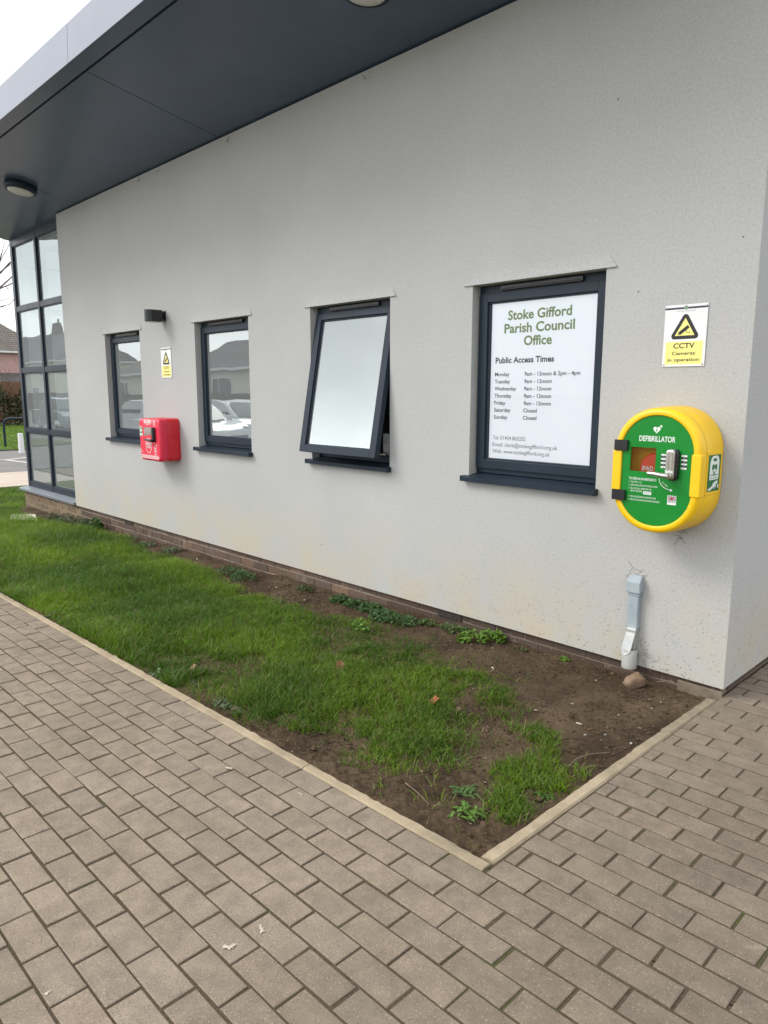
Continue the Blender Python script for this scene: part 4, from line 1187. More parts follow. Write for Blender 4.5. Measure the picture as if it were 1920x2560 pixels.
m.lathe([(0.040, -0.006), (0.040, 0.098), (0.036, 0.100), (0.036, -0.006)], (-0.480, -0.042, 0), 'z', 28)
m.build('pipe', M_ring, DU)

def cobweb(x, z, n, spread, label, y=-0.006, down=0.0):
    o = empty('cobweb', (x, y, z), label, 'cobweb', None)
    m = MB()
    for _ in range(n):
        a = random.uniform(0, 6.28); q = spread * random.uniform(0.1, 1)
        p_ = Vector((x + q * math.cos(a), y + random.uniform(-0.004, 0.003), z + q * math.sin(a) * 0.8))
        pts = [p_]; d = Vector((random.gauss(0, 1), 0, random.gauss(-down, 1))).normalized()
        for _k in range(5):
            d = (d + Vector((random.gauss(0, 0.6), random.gauss(0, 0.1), random.gauss(0, 0.6)))).normalized(); pts.append(pts[-1] + d * spread * 0.16)
        m.tube(pts, 0.0009, 3, 0, False)
    m.build('threads', M_web, o)
M_web = noisy('dusty_web', (0.10, 0.09, 0.075), (0.22, 0.20, 0.17), 40, 0.9)
random.seed(31)
cobweb(-0.485, 0.515, 9, 0.05, 'dusty threads above the grey duct hood')
cobweb(-0.40, 0.05, 16, 0.10, 'dusty threads on the wall beside the grey pipe')
cobweb(-0.28, 0.775, 10, 0.07, 'dusty threads on the wall under the yellow cabinet')
for x_ in (-2.6, -4.32, -5.55, -5.95): cobweb(x_, WTOP - 0.04, 7, 0.035, {-2.6: 'dark cobweb at the wall head above the open window', -4.32: 'dark cobweb at the wall head beside the soffit joint', -5.55: 'dark cobweb at the wall head above the red cabinet', -5.95: 'dark cobweb at the wall head above the wall light'}[x_], -0.006, 0.8)

# ---------------------------------------------------------------- yellow defibrillator cabinet
DX, DZ, DD = -0.315, 1.090, 0.238
def stadium(hw, hh, r_, n=14):
    """rounded outline, counter-clockwise seen from -y"""
    pts = []
    for (cx_, cz_, a0) in ((hw - r_, hh - r_, 0), (-(hw - r_), hh - r_, 90), (-(hw - r_), -(hh - r_), 180), (hw - r_, -(hh - r_), 270)):
        for k in range(n + 1):
            a = R(a0 + 90 * k / n)
            pts.append((cx_ + r_ * math.cos(a), cz_ + r_ * math.sin(a)))
    return pts
DF = empty('defibrillator_cabinet', (DX, 0, DZ), 'yellow oval cabinet with green door and keypad lock on the wall near the corner', 'cabinet')
def shell(mb, loops, mi=0, smooth=True, close_first=False, close_last=True):
    """loops: list of (outline, y)"""
    n = len(loops[0][0]); vs = []
    for pts, y in loops: vs += [(DX + a, y, DZ + b) for a, b in pts]
    fs = []
    for k in range(len(loops) - 1):
        for i in range(n):
            j = (i + 1) % n
            fs.append((k * n + i, k * n + j, (k + 1) * n + j, (k + 1) * n + i))
    mb.add(vs, fs, mi, smooth)
    if close_last: mb.add(vs[-n:], [list(range(n - 1, -1, -1))], mi)
    if close_first: mb.add(vs[:n], [list(range(n))], mi)
def hexa(hw, hh, r_): return stadium(hw, hh, r_)
m = MB()
body = [(stadium(0.216, 0.302, 0.205), -0.172), (stadium(0.219, 0.305, 0.206), -0.160), (stadium(0.223, 0.309, 0.210), -0.120), (stadium(0.226, 0.312, 0.212), -0.004)]
shell(m, body)
m.build('housing', M_yellow, DF)
# faceted cheeks moulded on both long sides
for s_ in (1, -1):
    m = MB()
    xo = DX + s_ * 0.2235; xi = DX + s_ * 0.206
    prof = [(-0.060, 0.0), (-0.172, 0.0)]
    zt_, zm = 0.135, 0.098
    v = [(xo + s_ * 0.0035, -0.020, DZ + zm), (xo + s_ * 0.0035, -0.020, DZ - zm), (DX + s_ * 0.2185, -0.1725, DZ - zm), (DX + s_ * 0.2185, -0.1725, DZ + zm),
         (xi, -0.015, DZ + zt_), (xi, -0.015, DZ - zt_), (xi, -0.1725, DZ - zt_), (xi, -0.1725, DZ + zt_)]
    v[0] = (DX + s_ * 0.2285, -0.012, DZ + 0.10); v[1] = (DX + s_ * 0.2285, -0.012, DZ - 0.10)
    v[2] = (DX + s_ * 0.222, -0.180, DZ - 0.10); v[3] = (DX + s_ * 0.222, -0.180, DZ + 0.10)
    fs = [(0, 1, 2, 3), (0, 3, 7, 4), (1, 5, 6, 2), (2, 6, 7, 3)]
    if s_ < 0: fs = [f[::-1] for f in fs]
    m.add(v, fs)
    m.build('side_cheek', M_yellow, DF)
# door rim: outer ring with inner lip
m = MB()
rim = [(stadium(0.2150, 0.3010, 0.205), -0.1735), (stadium(0.2200, 0.3055, 0.210), -0.180), (stadium(0.2195, 0.3050, 0.2095), -0.206), (stadium(0.214, 0.300, 0.205), -0.228), (stadium(0.206, 0.292, 0.198), -DD),
       (stadium(0.185, 0.272, 0.180), -DD - 0.002), (stadium(0.1815, 0.2685, 0.1775), -DD + 0.001), (stadium(0.1805, 0.2675, 0.1765), -0.222)]
shell(m, rim, close_last=False)
m.build('door_rim', M_yellow, DF)
# straight yellow edge strips on the rim sides
for s_ in (1, -1):
    m = MB()
    a, b = DX + s_ * 0.1735, DX + s_ * 0.2215
    x0, x1 = min(a, b), max(a, b)
    m.box(x0, x1, -DD - 0.0055, -0.182, DZ - 0.108, DZ + 0.092)
    m.build('rim_strip', M_yellow, DF, 0.006, 3)
# green door with window opening
m = MB()
wx0, wx1, wz0, wz1 = -0.131, -0.002, -0.006, 0.112
out = stadium(0.1800, 0.2670, 0.1765)
yd = -0.2335
def ring_face(mb, outer, hole, y):
    """polygon with a rectangular hole split into four parts by angle"""
    cx_, cz_ = (hole[0] + hole[1]) / 2, (hole[2] + hole[3]) / 2
    # split the outline at z of hole top / bottom
    def clip(poly, fn):
        res = []
        for i in range(len(poly)):
            a, b = poly[i], poly[(i + 1) % len(poly)]
            fa_, fb_ = fn(a), fn(b)
            if fa_ >= 0: res.append(a)
            if (fa_ >= 0) != (fb_ >= 0):
                t_ = fa_ / (fa_ - fb_); res.append((a[0] + (b[0] - a[0]) * t_, a[1] + (b[1] - a[1]) * t_))
        return res
    top = clip(outer, lambda p_: p_[1] - hole[3]); bot = clip(outer, lambda p_: hole[2] - p_[1])
    midp = clip(clip(outer, lambda p_: hole[3] - p_[1]), lambda p_: p_[1] - hole[2])
    lf = clip(midp, lambda p_: hole[0] - p_[0]); rt = clip(midp, lambda p_: p_[0] - hole[1])
    for poly in (top, bot, lf, rt): mb.poly_xz([(DX + a, DZ + b) for a, b in poly], y)
ring_face(m, out, (wx0, wx1, wz0, wz1), yd)
for (a, b) in (((wx0, wz0), (wx0, wz1)), ((wx0, wz1), (wx1, wz1)), ((wx1, wz1), (wx1, wz0)), ((wx1, wz0), (wx0, wz0))):
    m.quad((DX + a[0], yd, DZ + a[1]), (DX + b[0], yd, DZ + b[1]), (DX + b[0], yd + 0.010, DZ + b[1]), (DX + a[0], yd + 0.010, DZ + a[1]))
door = m.build('door', M_green, DF)
# inside of the cabinet
m = MB()
i0, i1, i2, i3 = DX - 0.165, DX + 0.06, DZ - 0.06, DZ + 0.15
v = [(i0, -0.222, i2), (i1, -0.222, i2), (i1, -0.222, i3), (i0, -0.222, i3), (i0, -0.14, i2), (i1, -0.14, i2), (i1, -0.14, i3), (i0, -0.14, i3)]
m.add(v, [(4, 5, 6, 7), (0, 3, 7, 4), (1, 5, 6, 2), (0, 4, 5, 1), (3, 2, 6, 7)])
m.build('liner', noisy('inner_yellow', (0.85, 0.50, 0.03), (0.90, 0.56, 0.04), 9, 0.6), DF)
m = MB(); m.quad((DX + wx0 - 0.004, yd + 0.0095, DZ + wz0 - 0.004), (DX + wx1 + 0.004, yd + 0.0095, DZ + wz0 - 0.004), (DX + wx1 + 0.004, yd + 0.0095, DZ + wz1 + 0.004), (DX + wx0 - 0.004, yd + 0.0095, DZ + wz1 + 0.004))
m.build('window', M_clear, door)
# hinges
for (z0_, z1_) in ((0.093, 0.145), (-0.156, -0.104)):
    m = MB()
    m.box(DX - 0.212, DX - 0.182, -DD - 0.0135, -DD - 0.002, DZ + z0_, DZ + z1_)
    m.box(DX - 0.179, DX - 0.143, -DD - 0.0125, -DD + 0.002, DZ + z0_, DZ + z1_)
    m.tube([(DX - 0.1805, -DD - 0.008, DZ + z0_), (DX - 0.1805, -DD - 0.008, DZ + z1_)], 0.0065, 10)
    h = m.build('hinge', M_black, DF, 0.002, 1)
    for a in (-0.202, -0.155):
        for b in (z0_ + 0.012, z1_ - 0.012):
            m = MB(); m.lathe([(0.0042, 0.0), (0.0042, 0.0008)], (DX + a, -DD - 0.0133, DZ + b), 'y', 10)
            m.build('screw', M_rubber, h)
# keypad lock
m = MB()
lk = stadium(0.027, 0.074, 0.019, 8)
def plate(mb, pts, cx_, cz_, ya, yb, inset=0.004, mi=0):
    n = len(pts); c_ = (sum(p_[0] for p_ in pts) / n, sum(p_[1] for p_ in pts) / n)
    k = lambda f: [(c_[0] + (p_[0] - c_[0]) * f, c_[1] + (p_[1] - c_[1]) * f) for p_ in pts]
    v = [(cx_ + a, ya, cz_ + b) for a, b in pts] + [(cx_ + a, yb + inset, cz_ + b) for a, b in pts] + [(cx_ + a, yb, cz_ + b) for a, b in k(0.90)]
    mb.add(v, [list(range(2 * n, 3 * n))], mi)
    mb.add(v, [(r_ * n + i, r_ * n + (i + 1) % n, (r_ + 1) * n + (i + 1) % n, (r_ + 1) * n + i) for r_ in range(2) for i in range(n)], mi)
plate(m, lk, DX + 0.090, DZ + 0.039, yd - 0.0005, -0.262)
lock = m.build('lock', M_black, DF)
m = MB(); plate(m, stadium(0.0215, 0.070, 0.014, 6), DX + 0.085, DZ + 0.039, -0.262, -0.272, 0.003)
m.build('face_plate', coat('nickel_face', (0.42, 0.40, 0.36), 0.35, 0.85), lock)
m = MB()
for k in range(7):
    for s_ in (-1, 1):
        m.lathe([(0.0042, 0.0), (0.0042, 0.005), (0.003, 0.0065)], (DX + 0.085 + s_ * 0.0095, -0.2715, DZ + 0.093 - k * 0.0122), 'y', 10)
m.build('keypad_button', M_steel, lock)
m = MB()
m.lathe([(0.0165, 0.0), (0.0165, 0.014), (0.013, 0.017)], (DX + 0.085, -0.2715, DZ - 0.011), 'y', 20)
hv = []
m.tube([(DX + 0.090, -0.292, DZ - 0.012), (DX + 0.070, -0.296, DZ - 0.011), (DX + 0.03, -0.299, DZ - 0.006), (DX - 0.006, -0.298, DZ - 0.0045)], [0.013, 0.0135, 0.011, 0.0095], 14)
m.build('lever_handle', M_steel, lock)
m = MB()
for k in range(2): m.box(DX + 0.066, DX + 0.104, -0.2735, -0.272, DZ + 0.0095 - k * 0.006, DZ + 0.0125 - k * 0.006)
m.build('slot', M_white_ink, lock)
# printing on the door
yi = yd - 0.0008
dp = lambda a, b: (DX + a, yi, DZ + b)
dp2 = lambda a, b: (DX + a, yi - 0.0005, DZ + b)
m = MB()
put_text(m, 'DEFIBRILLATOR', -0.090, 0.089, 0.1435, 0.0255, dp, 0.016)
m.build('heading', M_white_ink, door)
def heart(cx_, cz_, w_, h_, n=40):
    pts = []
    for k in range(n):
        t_ = 2 * math.pi * k / n
        x = 16 * math.sin(t_) ** 3; z = 13 * math.cos(t_) - 5 * math.cos(2 * t_) - 2 * math.cos(3 * t_) - math.cos(4 * t_)
        pts.append((cx_ - x / 32 * w_, cz_ + (z + 2.5) / 29 * h_))
    return pts
m = MB()
m.add([dp(*p_) for p_ in heart(-0.0045, 0.1975, 0.036, 0.033)], [list(range(40))])
for (a0, a1, b0, b1) in ((0.0095, 0.0225, 0.2150, 0.2192), (0.0139, 0.0181, 0.2107, 0.2150), (0.0139, 0.0181, 0.2192, 0.2235)):
    m.add([dp(a0, b0), dp(a1, b0), dp(a1, b1), dp(a0, b1)], [(0, 1, 2, 3)])
m.build('heart_symbol', M_white_ink, door)
m = MB()
m.add([dp2(-0.0015, 0.2085), dp2(-0.0105, 0.1965), dp2(-0.0055, 0.1970), dp2(-0.0085, 0.1865), dp2(0.0010, 0.1985), dp2(-0.0040, 0.1985)], [(0, 1, 2, 5), (5, 2, 3, 4)])
m.build('bolt_symbol', M_green, door)
m = MB()
put_text(m, 'TO OPEN IN AN EMERGENCY:', -0.132, 0.010, -0.0490, 0.0120, dp, 0.012)
for body, a, b, z in (('1.  CALL 999 or 112', -0.131, -0.066, -0.0640), ('2.  KEEP CALM & FOLLOW INSTRUCTIONS', -0.131, 0.016, -0.0800), ('3.  TELL THE CALL OPERATOR YOU', -0.131, -0.012, -0.0960),
                      ('ARE AT LOCATION:', -0.121, -0.059, -0.1090), ('4.  YOU WILL BE GIVEN AN UNLOCK CODE', -0.131, 0.011, -0.1365), ('5.  STAY ON THE LINE FOR FURTHER GUIDANCE', -0.132, 0.031, -0.1525)):
    put_text(m, body, a, b, z, 0.0082, dp, 0.0)
m.build('instructions', M_white_ink, door)
m = MB(); m.add([dp(-0.054, -0.1175), dp(-0.013, -0.1175), dp(-0.013, -0.1025), dp(-0.054, -0.1025)], [(0, 1, 2, 3)]); m.build('location_label', M_white, door)
m = MB(); put_text(m, 'BS34 8PB', -0.049, -0.018, -0.1130, 0.0065, dp2); m.build('location_lettering', M_ink, door)
# curved arrow
m = MB(); pts = []
for k in range(13):
    f = k / 12; b0, b1, b2 = (0.021, -0.031), (0.030, -0.080), (0.082, -0.084)
    pts.append(Vector(((1 - f) ** 2 * b0[0] + 2 * f * (1 - f) * b1[0] + f * f * b2[0], (1 - f) ** 2 * b0[1] + 2 * f * (1 - f) * b1[1] + f * f * b2[1])))
for a, b in zip(pts[:-1], pts[1:]):
    t_ = (b - a).normalized(); n_ = Vector((-t_.y, t_.x)) * 0.0014
    m.add([dp(*(a - n_)), dp(*(b - n_)), dp(*(b + n_)), dp(*(a + n_))], [(0, 1, 2, 3)])
m.add([dp(0.080, -0.092), dp(0.092, -0.0845), dp(0.080, -0.077)], [(0, 1, 2)])
m.build('arrow', M_white_ink, door)
m = MB(); an = R(-40)
put_text(m, 'TO OPEN', 0.0, 0.036, 0.0, 0.0072, lambda a, b: dp(0.036 + a * math.cos(an) - b * math.sin(an), -0.050 + a * math.sin(an) + b * math.cos(an)))
m.build('arrow_lettering', M_white_ink, door)
# key legend strips beside the lock
for cx_ in (0.0395, 0.1370):
    m = MB(); m2 = MB()
    for k in range(7):
        z1_ = 0.0865 - k * 0.0097
        (m if k % 2 == 0 else m2).add([dp(cx_ - 0.0135, z1_ - 0.0088), dp(cx_ + 0.0135, z1_ - 0.0088), dp(cx_ + 0.0135, z1_), dp(cx_ - 0.0135, z1_)], [(0, 1, 2, 3)])
        (m2 if k % 2 == 0 else m).add([dp2(cx_ - 0.001, z1_ - 0.0065), dp2(cx_ + 0.001, z1_ - 0.0065), dp2(cx_ + 0.001, z1_ - 0.0025), dp2(cx_ - 0.001, z1_ - 0.0025)], [(0, 1, 2, 3)])
    m.build('key_legend', M_white_ink, door); m2.build('key_legend', M_ink, door)
# flag label
m = MB(); m.add([dp(0.069, -0.1545), dp(0.112, -0.1545), dp(0.112, -0.1100), dp(0.069, -0.1100)], [(0, 1, 2, 3)])
m.build('flag_label', M_white_ink, door)
m = MB(); fx0, fx1, fz0, fz1 = 0.0715, 0.1095, -0.1355, -0.1125
m.add([dp2(fx0, fz0), dp2(fx1, fz0), dp2(fx1, fz1), dp2(fx0, fz1)], [(0, 1, 2, 3)])
put_text(m, 'MADE IN UK', 0.0715, 0.1095, -0.1438, 0.0052, dp2, 0.02)
m.build('flag_field', M_flag_blue, door)
m = MB(); m3 = MB()
q3 = lambda a, b: (DX + a, yi - 0.0010, DZ + b); q4 = lambda a, b: (DX + a, yi - 0.0014, DZ + b)
cxx, czz = (fx0 + fx1) / 2, (fz0 + fz1) / 2
def fbar(mb, a, b, hw, q):
    a = Vector(a); b = Vector(b); t_ = (b - a).normalized(); n_ = Vector((-t_.y, t_.x)) * hw
    mb.add([q(*(a - n_)), q(*(b - n_)), q(*(b + n_)), q(*(a + n_))], [(0, 1, 2, 3)])
fbar(m, (fx0 + 0.0015, fz0 + 0.001), (fx1 - 0.0015, fz1 - 0.001), 0.0019, q3); fbar(m, (fx0 + 0.0015, fz1 - 0.001), (fx1 - 0.0015, fz0 + 0.001), 0.0019, q3)
fbar(m, (fx0, czz), (fx1, czz), 0.0037, q3); fbar(m, (cxx, fz0), (cxx, fz1), 0.0037, q3)
fbar(m3, (fx0, czz), (fx1, czz), 0.0021, q4); fbar(m3, (cxx, fz0), (cxx, fz1), 0.0021, q4)
fbar(m3, (fx0 + 0.0015, fz0 + 0.001), (fx1 - 0.0015, fz1 - 0.001), 0.0007, q4); fbar(m3, (fx0 + 0.0015, fz1 - 0.001), (fx1 - 0.0015, fz0 + 0.001), 0.0007, q4)
m.build('flag_white_cross', M_white_ink, door); m3.build('flag_red_cross', M_flag_red, door)
# sticker on the right cheek
XS = DX + 0.2285 + 0.0006
def ck(a, b, off=0.0):     # a: along y (0 at the left edge as seen from the right), b: height
    y = -0.165 + a; f = (y + 0.180) / 0.168
    return (DX + 0.222 + 0.0065 * f + 0.0008 + off, y, DZ + b)
m = MB(); m.add([ck(*p_) for p_ in [(0.0, -0.087), (0.132, -0.087), (0.132, 0.087), (0.0, 0.087)]], [(0, 1, 2, 3)])
stk = m.build('side_sticker', M_dgreen, DF)
m = MB()
m.add([ck(a, b, 0.0005) for a, b in [(0.022, -0.032), (0.112, -0.032), (0.116, -0.024), (0.116, 0.052), (0.106, 0.074), (0.092, 0.082), (0.044, 0.082), (0.030, 0.074), (0.018, 0.052), (0.018, -0.024)]], [list(range(10))])
# lying figure
def blob(pts): m.add([ck(a, b, 0.0005) for a, b in pts], [list(range(len(pts)))])
blob([(0.100 + 0.011 * math.cos(2 * math.pi * k / 12), -0.046 + 0.009 * math.sin(2 * math.pi * k / 12)) for k in range(12)])
blob([(0.046, -0.063), (0.060, -0.074), (0.092, -0.060), (0.094, -0.048), (0.078, -0.046)])
blob([(0.006, -0.076), (0.012, -0.080), (0.060, -0.070), (0.050, -0.062)])
blob([(0.014, -0.087 + 0.004), (0.022, -0.086 + 0.002), (0.066, -0.072), (0.056, -0.066)])
blob([(0.055, -0.052), (0.062, -0.055), (0.090, -0.044), (0.084, -0.040)])
blob([(0.074, -0.078), (0.080, -0.076), (0.098, -0.062), (0.092, -0.058)])
blob([(0.110, -0.075), (0.124, -0.075), (0.124, -0.058), (0.110, -0.058)])
m.build('casualty_symbol', M_white_ink, stk)
m = MB()
hp = heart(0.067, 0.014, 0.056, 0.058)
m.add([ck(a, b, 0.0010) for a, b in hp], [list(range(40))])
m.add([ck(a, b, 0.0010) for a, b in [(0.050, 0.056), (0.086, 0.056), (0.086, 0.070), (0.050, 0.070)]], [(0, 1, 2, 3)])
put_text(m, 'Defibrillator', 0.026, 0.108, -0.0130, 0.0095, lambda a, b: ck(a, b, 0.0010))
put_text(m, 'Heart Restarter', 0.026, 0.108, -0.0260, 0.0075, lambda a, b: ck(a, b, 0.0010))
m.build('sticker_lettering', M_dgreen, stk)
m = MB()
m.add([ck(a, b, 0.0014) for a, b in [(0.040, 0.012), (0.062, 0.017), (0.067, 0.030), (0.072, 0.017), (0.096, 0.012), (0.072, 0.008), (0.067, -0.004), (0.062, 0.008)]], [list(range(8))])
m.build('spark_symbol', M_white_ink, stk)
# red defibrillator case inside
DC = empty('defibrillator', (DX - 0.01, -0.12, DZ - 0.06), 'red orange rounded defibrillator case behind the window of the yellow cabinet', 'defibrillator')
m = MB()
ds = [(a * 1.0, b * 1.0) for a, b in stadium(0.085, 0.085, 0.078, 12)]
n = len(ds); lay = []
for (f, y) in ((1.0, -0.11), (1.0, -0.192), (0.95, -0.207), (0.86, -0.2125)): lay += [(DX - 0.010 + a * f, y, DZ + 0.003 + b * f) for a, b in ds]
m.add(lay, [(k * n + i, k * n + (i + 1) % n, (k + 1) * n + (i + 1) % n, (k + 1) * n + i) for k in range(3) for i in range(n)], 0, True)
m.add(lay[-n:], [list(range(n))])
m.add(lay[:n], [list(range(n - 1, -1, -1))])
m.build('case', M_redbag, DC)
m = MB(); put_text(m, 'IPAD', -0.077, -0.020, -0.002, 0.022, lambda a, b: (DX + a, -0.2135, DZ + b), 0.02)
m.build('lettering', M_white_ink, DC)

# ---------------------------------------------------------------- red bleed kit cabinet
BX0, BX1, BZ0, BZ1, BD = -5.804, -5.364, 0.776, 1.202, 0.222
bcx, bcz = (BX0 + BX1) / 2, (BZ0 + BZ1) / 2
BK = empty('bleed_kit_cabinet', (bcx, 0, bcz), 'red plastic first aid cabinet with black handle on the wall below the far sign', 'cabinet')
DXs, DZs = DX, DZ
def shell2(mb, cx_, cz_, loops, close_last=True, close_first=False):
    n = len(loops[0][0]); vs = []
    for pts, y in loops: vs += [(cx_ + a, y, cz_ + b) for a, b in pts]
    mb.add(vs, [(k * n + i, k * n + (i + 1) % n, (k + 1) * n + (i + 1) % n, (k + 1) * n + i) for k in range(len(loops) - 1) for i in range(n)], 0, True)
    if close_last: mb.add(vs[-n:], [list(range(n - 1, -1, -1))])
    if close_first: mb.add(vs[:n], [list(range(n))])
hw, hh = (BX1 - BX0) / 2, (BZ1 - BZ0) / 2
m = MB(); shell2(m, bcx, bcz, [(stadium(hw - 0.004, hh - 0.004, 0.040, 8), -0.128), (stadium(hw, hh, 0.044, 8), -0.122), (stadium(hw + 0.002, hh + 0.002, 0.046, 8), -0.002)])
m.build('housing', M_red, BK)
m = MB(); shell2(m, bcx, bcz, [(stadium(hw - 0.026, hh - 0.026, 0.030, 8), -BD), (stadium(hw - 0.016, hh - 0.016, 0.036, 8), -BD + 0.002), (stadium(hw - 0.006, hh - 0.006, 0.042, 8), -BD + 0.010), (stadium(hw, hh, 0.046, 8), -BD + 0.026), (stadium(hw, hh, 0.044, 8), -0.132), (stadium(hw - 0.004, hh - 0.004, 0.04, 8), -0.128)], True, True)
bdoor = m.build('door', M_redpanel, BK)
yb = -BD - 0.0008
bp = lambda a, b: (bcx + a, yb, bcz + b)
bp2 = lambda a, b: (bcx + a, yb - 0.0006, bcz + b)
m = MB(); put_text(m, 'BLEED', -0.100, 0.062, 0.166, 0.033, bp, 0.03); put_text(m, 'CONTROL KIT', -0.070, 0.044, 0.146, 0.012, bp, 0.01)
m.build('heading', M_white_ink, bdoor)
def rect(mb, a0, a1, b0, b1, q): mb.add([q(a0, b0), q(a1, b0), q(a1, b1), q(a0, b1)], [(0, 1, 2, 3)])
m = MB(); rect(m, -0.203, -0.142, 0.033, 0.128, bp); m.build('first_aid_label', M_white_ink, bdoor)
m = MB(); rect(m, -0.198, -0.147, 0.058, 0.123, bp2); rect(m, -0.198, -0.147, 0.037, 0.043, bp2); m.build('first_aid_field', M_dgreen, bdoor)
b3 = lambda a, b: (bcx + a, yb - 0.0012, bcz + b)
m = MB(); rect(m, -0.180, -0.165, 0.066, 0.116, b3); rect(m, -0.193, -0.1805, 0.0835, 0.0985, b3); rect(m, -0.1645, -0.152, 0.0835, 0.0985, b3); m.build('first_aid_cross', M_white_ink, bdoor)
m = MB(); rect(m, -0.106, 0.070, 0.038, 0.124, bp); m.build('window', noisy('kit_window', (0.20, 0.17, 0.15), (0.42, 0.38, 0.35), 24, 0.15), bdoor)
m = MB(); m.box(bcx - 0.03, bcx + 0.068, -BD - 0.0018, -BD - 0.0012, bcz + 0.04, bcz + 0.052); m.build('kit_pouch', M_red, bdoor)
# handle and lock
m = MB(); shell2(m, bcx + 0.118, bcz + 0.055, [(stadium(0.013, 0.070, 0.012, 6), -BD - 0.030), (stadium(0.0155, 0.073, 0.0145, 6), -BD - 0.026), (stadium(0.0165, 0.074, 0.0155, 6), -BD - 0.0005)], True, True)
m.tube([(bcx + 0.120, -BD - 0.033, bcz - 0.003), (bcx + 0.07, -BD - 0.040, bcz - 0.001), (bcx - 0.020, -BD - 0.040, bcz + 0.004)], [0.014, 0.012, 0.009], 10)
m.build('lever_handle', M_black, bdoor)
m = MB()
for k in range(7):
    rect(m, 0.085, 0.099, 0.100 - k * 0.0125, 0.105 - k * 0.0125, bp2)
m.build('key_legend', M_white_ink, bdoor)
m = MB()
oc = [(-0.020 + 0.066 * math.cos(R(22.5 + 45 * k)), -0.058 + 0.076 * math.sin(R(22.5 + 45 * k))) for k in range(8)]
for i in range(8):
    a, b = Vector(oc[i]), Vector(oc[(i + 1) % 8]); t_ = (b - a).normalized(); n_ = Vector((-t_.y, t_.x)) * 0.0028
    a = a - t_ * 0.0014; b = b + t_ * 0.0014
    m.add([bp(*(a - n_)), bp(*(b - n_)), bp(*(b + n_)), bp(*(a + n_))], [(0, 1, 2, 3)])
m.build('octagon_symbol', M_white_ink, bdoor)
m = MB(); put_text(m, 'STOP', -0.066, 0.028, -0.058, 0.030, bp2, 0.03); put_text(m, 'THE BLEED', -0.062, 0.030, -0.084, 0.019, bp2, 0.02)
put_text(m, 'KIT', -0.206, -0.170, -0.112, 0.011, bp2, 0.02)
rect(m, 0.096, 0.144, -0.105, -0.098, bp2)
m.build('stop_lettering', M_white_ink, bdoor)
m = MB()
for k in range(8):
    a0 = R(185 + k * 20); a1 = R(185 + (k + 1) * 20)
    m.add([bp(0.118 + r_ * math.cos(a), -0.064 + r_ * math.sin(a)) for r_, a in ((0.016, a0), (0.026, a0), (0.026, a1), (0.016, a1))], [(0, 1, 2, 3)])
m.add([bp(0.128, -0.058), bp(0.152, -0.058), bp(0.140, -0.034)], [(0, 1, 2)])
m.build('arrow', M_white_ink, bdoor)
m = MB(); put_text(m, 'TURN', 0.097, 0.143, -0.120, 0.012, bp2, 0.01); put_text(m, 'TO', 0.105, 0.138, -0.134, 0.012, bp2, 0.01); put_text(m, 'OPEN', 0.097, 0.145, -0.148, 0.012, bp2, 0.01)
put_text(m, 'EMERGENCY', -0.205, -0.125, -0.128, 0.008, bp2); put_text(m, 'ONLY', -0.205, -0.165, -0.140, 0.008, bp2)
m.build('handle_lettering', M_white_ink, bdoor)
m = MB()
nn_ = 18; cw = 0.384 / nn_
for r_ in range(3):
    for k in range(nn_):
        if (k + r_) % 2 == 0: rect(m, -0.192 + k * cw, -0.192 + (k + 1) * cw, -0.190 + r_ * 0.0125, -0.1775 + r_ * 0.0125, bp)
m.build('chequer_band', M_white_ink, bdoor)
m = MB(); 
bd = [(0.096, 0.196), (0.096, 0.150), (0.115, 0.138), (0.134, 0.150), (0.134, 0.196)]
for i in range(5):
    a, b = Vector(bd[i]), Vector(bd[(i + 1) % 5]); t_ = (b - a).normalized(); n_ = Vector((-t_.y, t_.x)) * 0.002
    m.add([bp(*(a - n_)), bp(*(b - n_)), bp(*(b + n_)), bp(*(a + n_))], [(0, 1, 2, 3)])
for k in range(3): rect(m, 0.103, 0.127, 0.158 + k * 0.012, 0.164 + k * 0.012, bp)
m.build('badge', M_white_ink, bdoor)

# ================================================================ small things on the ground
def stone(cx_, cy_, r_, sx, sy_, sz_, rot, label):
    o = empty('stone', (cx_, cy_, float(soil_z(cx_, cy_))), label, 'stone')
    m = MB(); n1, n2 = 18, 12; vs = []
    for i in range(n2 + 1):
        ph = math.pi * i / n2
        for k in range(n1):
            th = 2 * math.pi * k / n1
            d = Vector((math.sin(ph) * math.cos(th), math.sin(ph) * math.sin(th), math.cos(ph)))
            f = 1 + 0.22 * (float(vnoise(np.array(d.x * 1.7 + 5), np.array(d.y * 1.7 + d.z * 2.1), 5)) - 0.5) + 0.16 * (float(vnoise(np.array(d.x * 4 + 1), np.array(d.z * 4 + d.y * 3), 9)) - 0.5)
            d = Vector((math.copysign(abs(d.x) ** 0.75, d.x), math.copysign(abs(d.y) ** 0.75, d.y), math.copysign(abs(d.z) ** 0.75, d.z)))
            vs.append((d.x * sx * f, d.y * sy_ * f, d.z * sz_ * f + sz_ * 0.72))
    fs = [(i * n1 + k, (i + 1) * n1 + k, (i + 1) * n1 + (k + 1) % n1, i * n1 + (k + 1) % n1) for i in range(n2) for k in range(n1)]
    m.add(vs, fs, 0, True)
    ob = m.build('rock', M_stone); ob.parent = o
    o.rotation_euler = rot
    return o
stone(-0.405, -0.105, 1, 0.056, 0.036, 0.040, (0.15, -0.42, R(55)), 'brown lump of rock lying under the grey pipe')
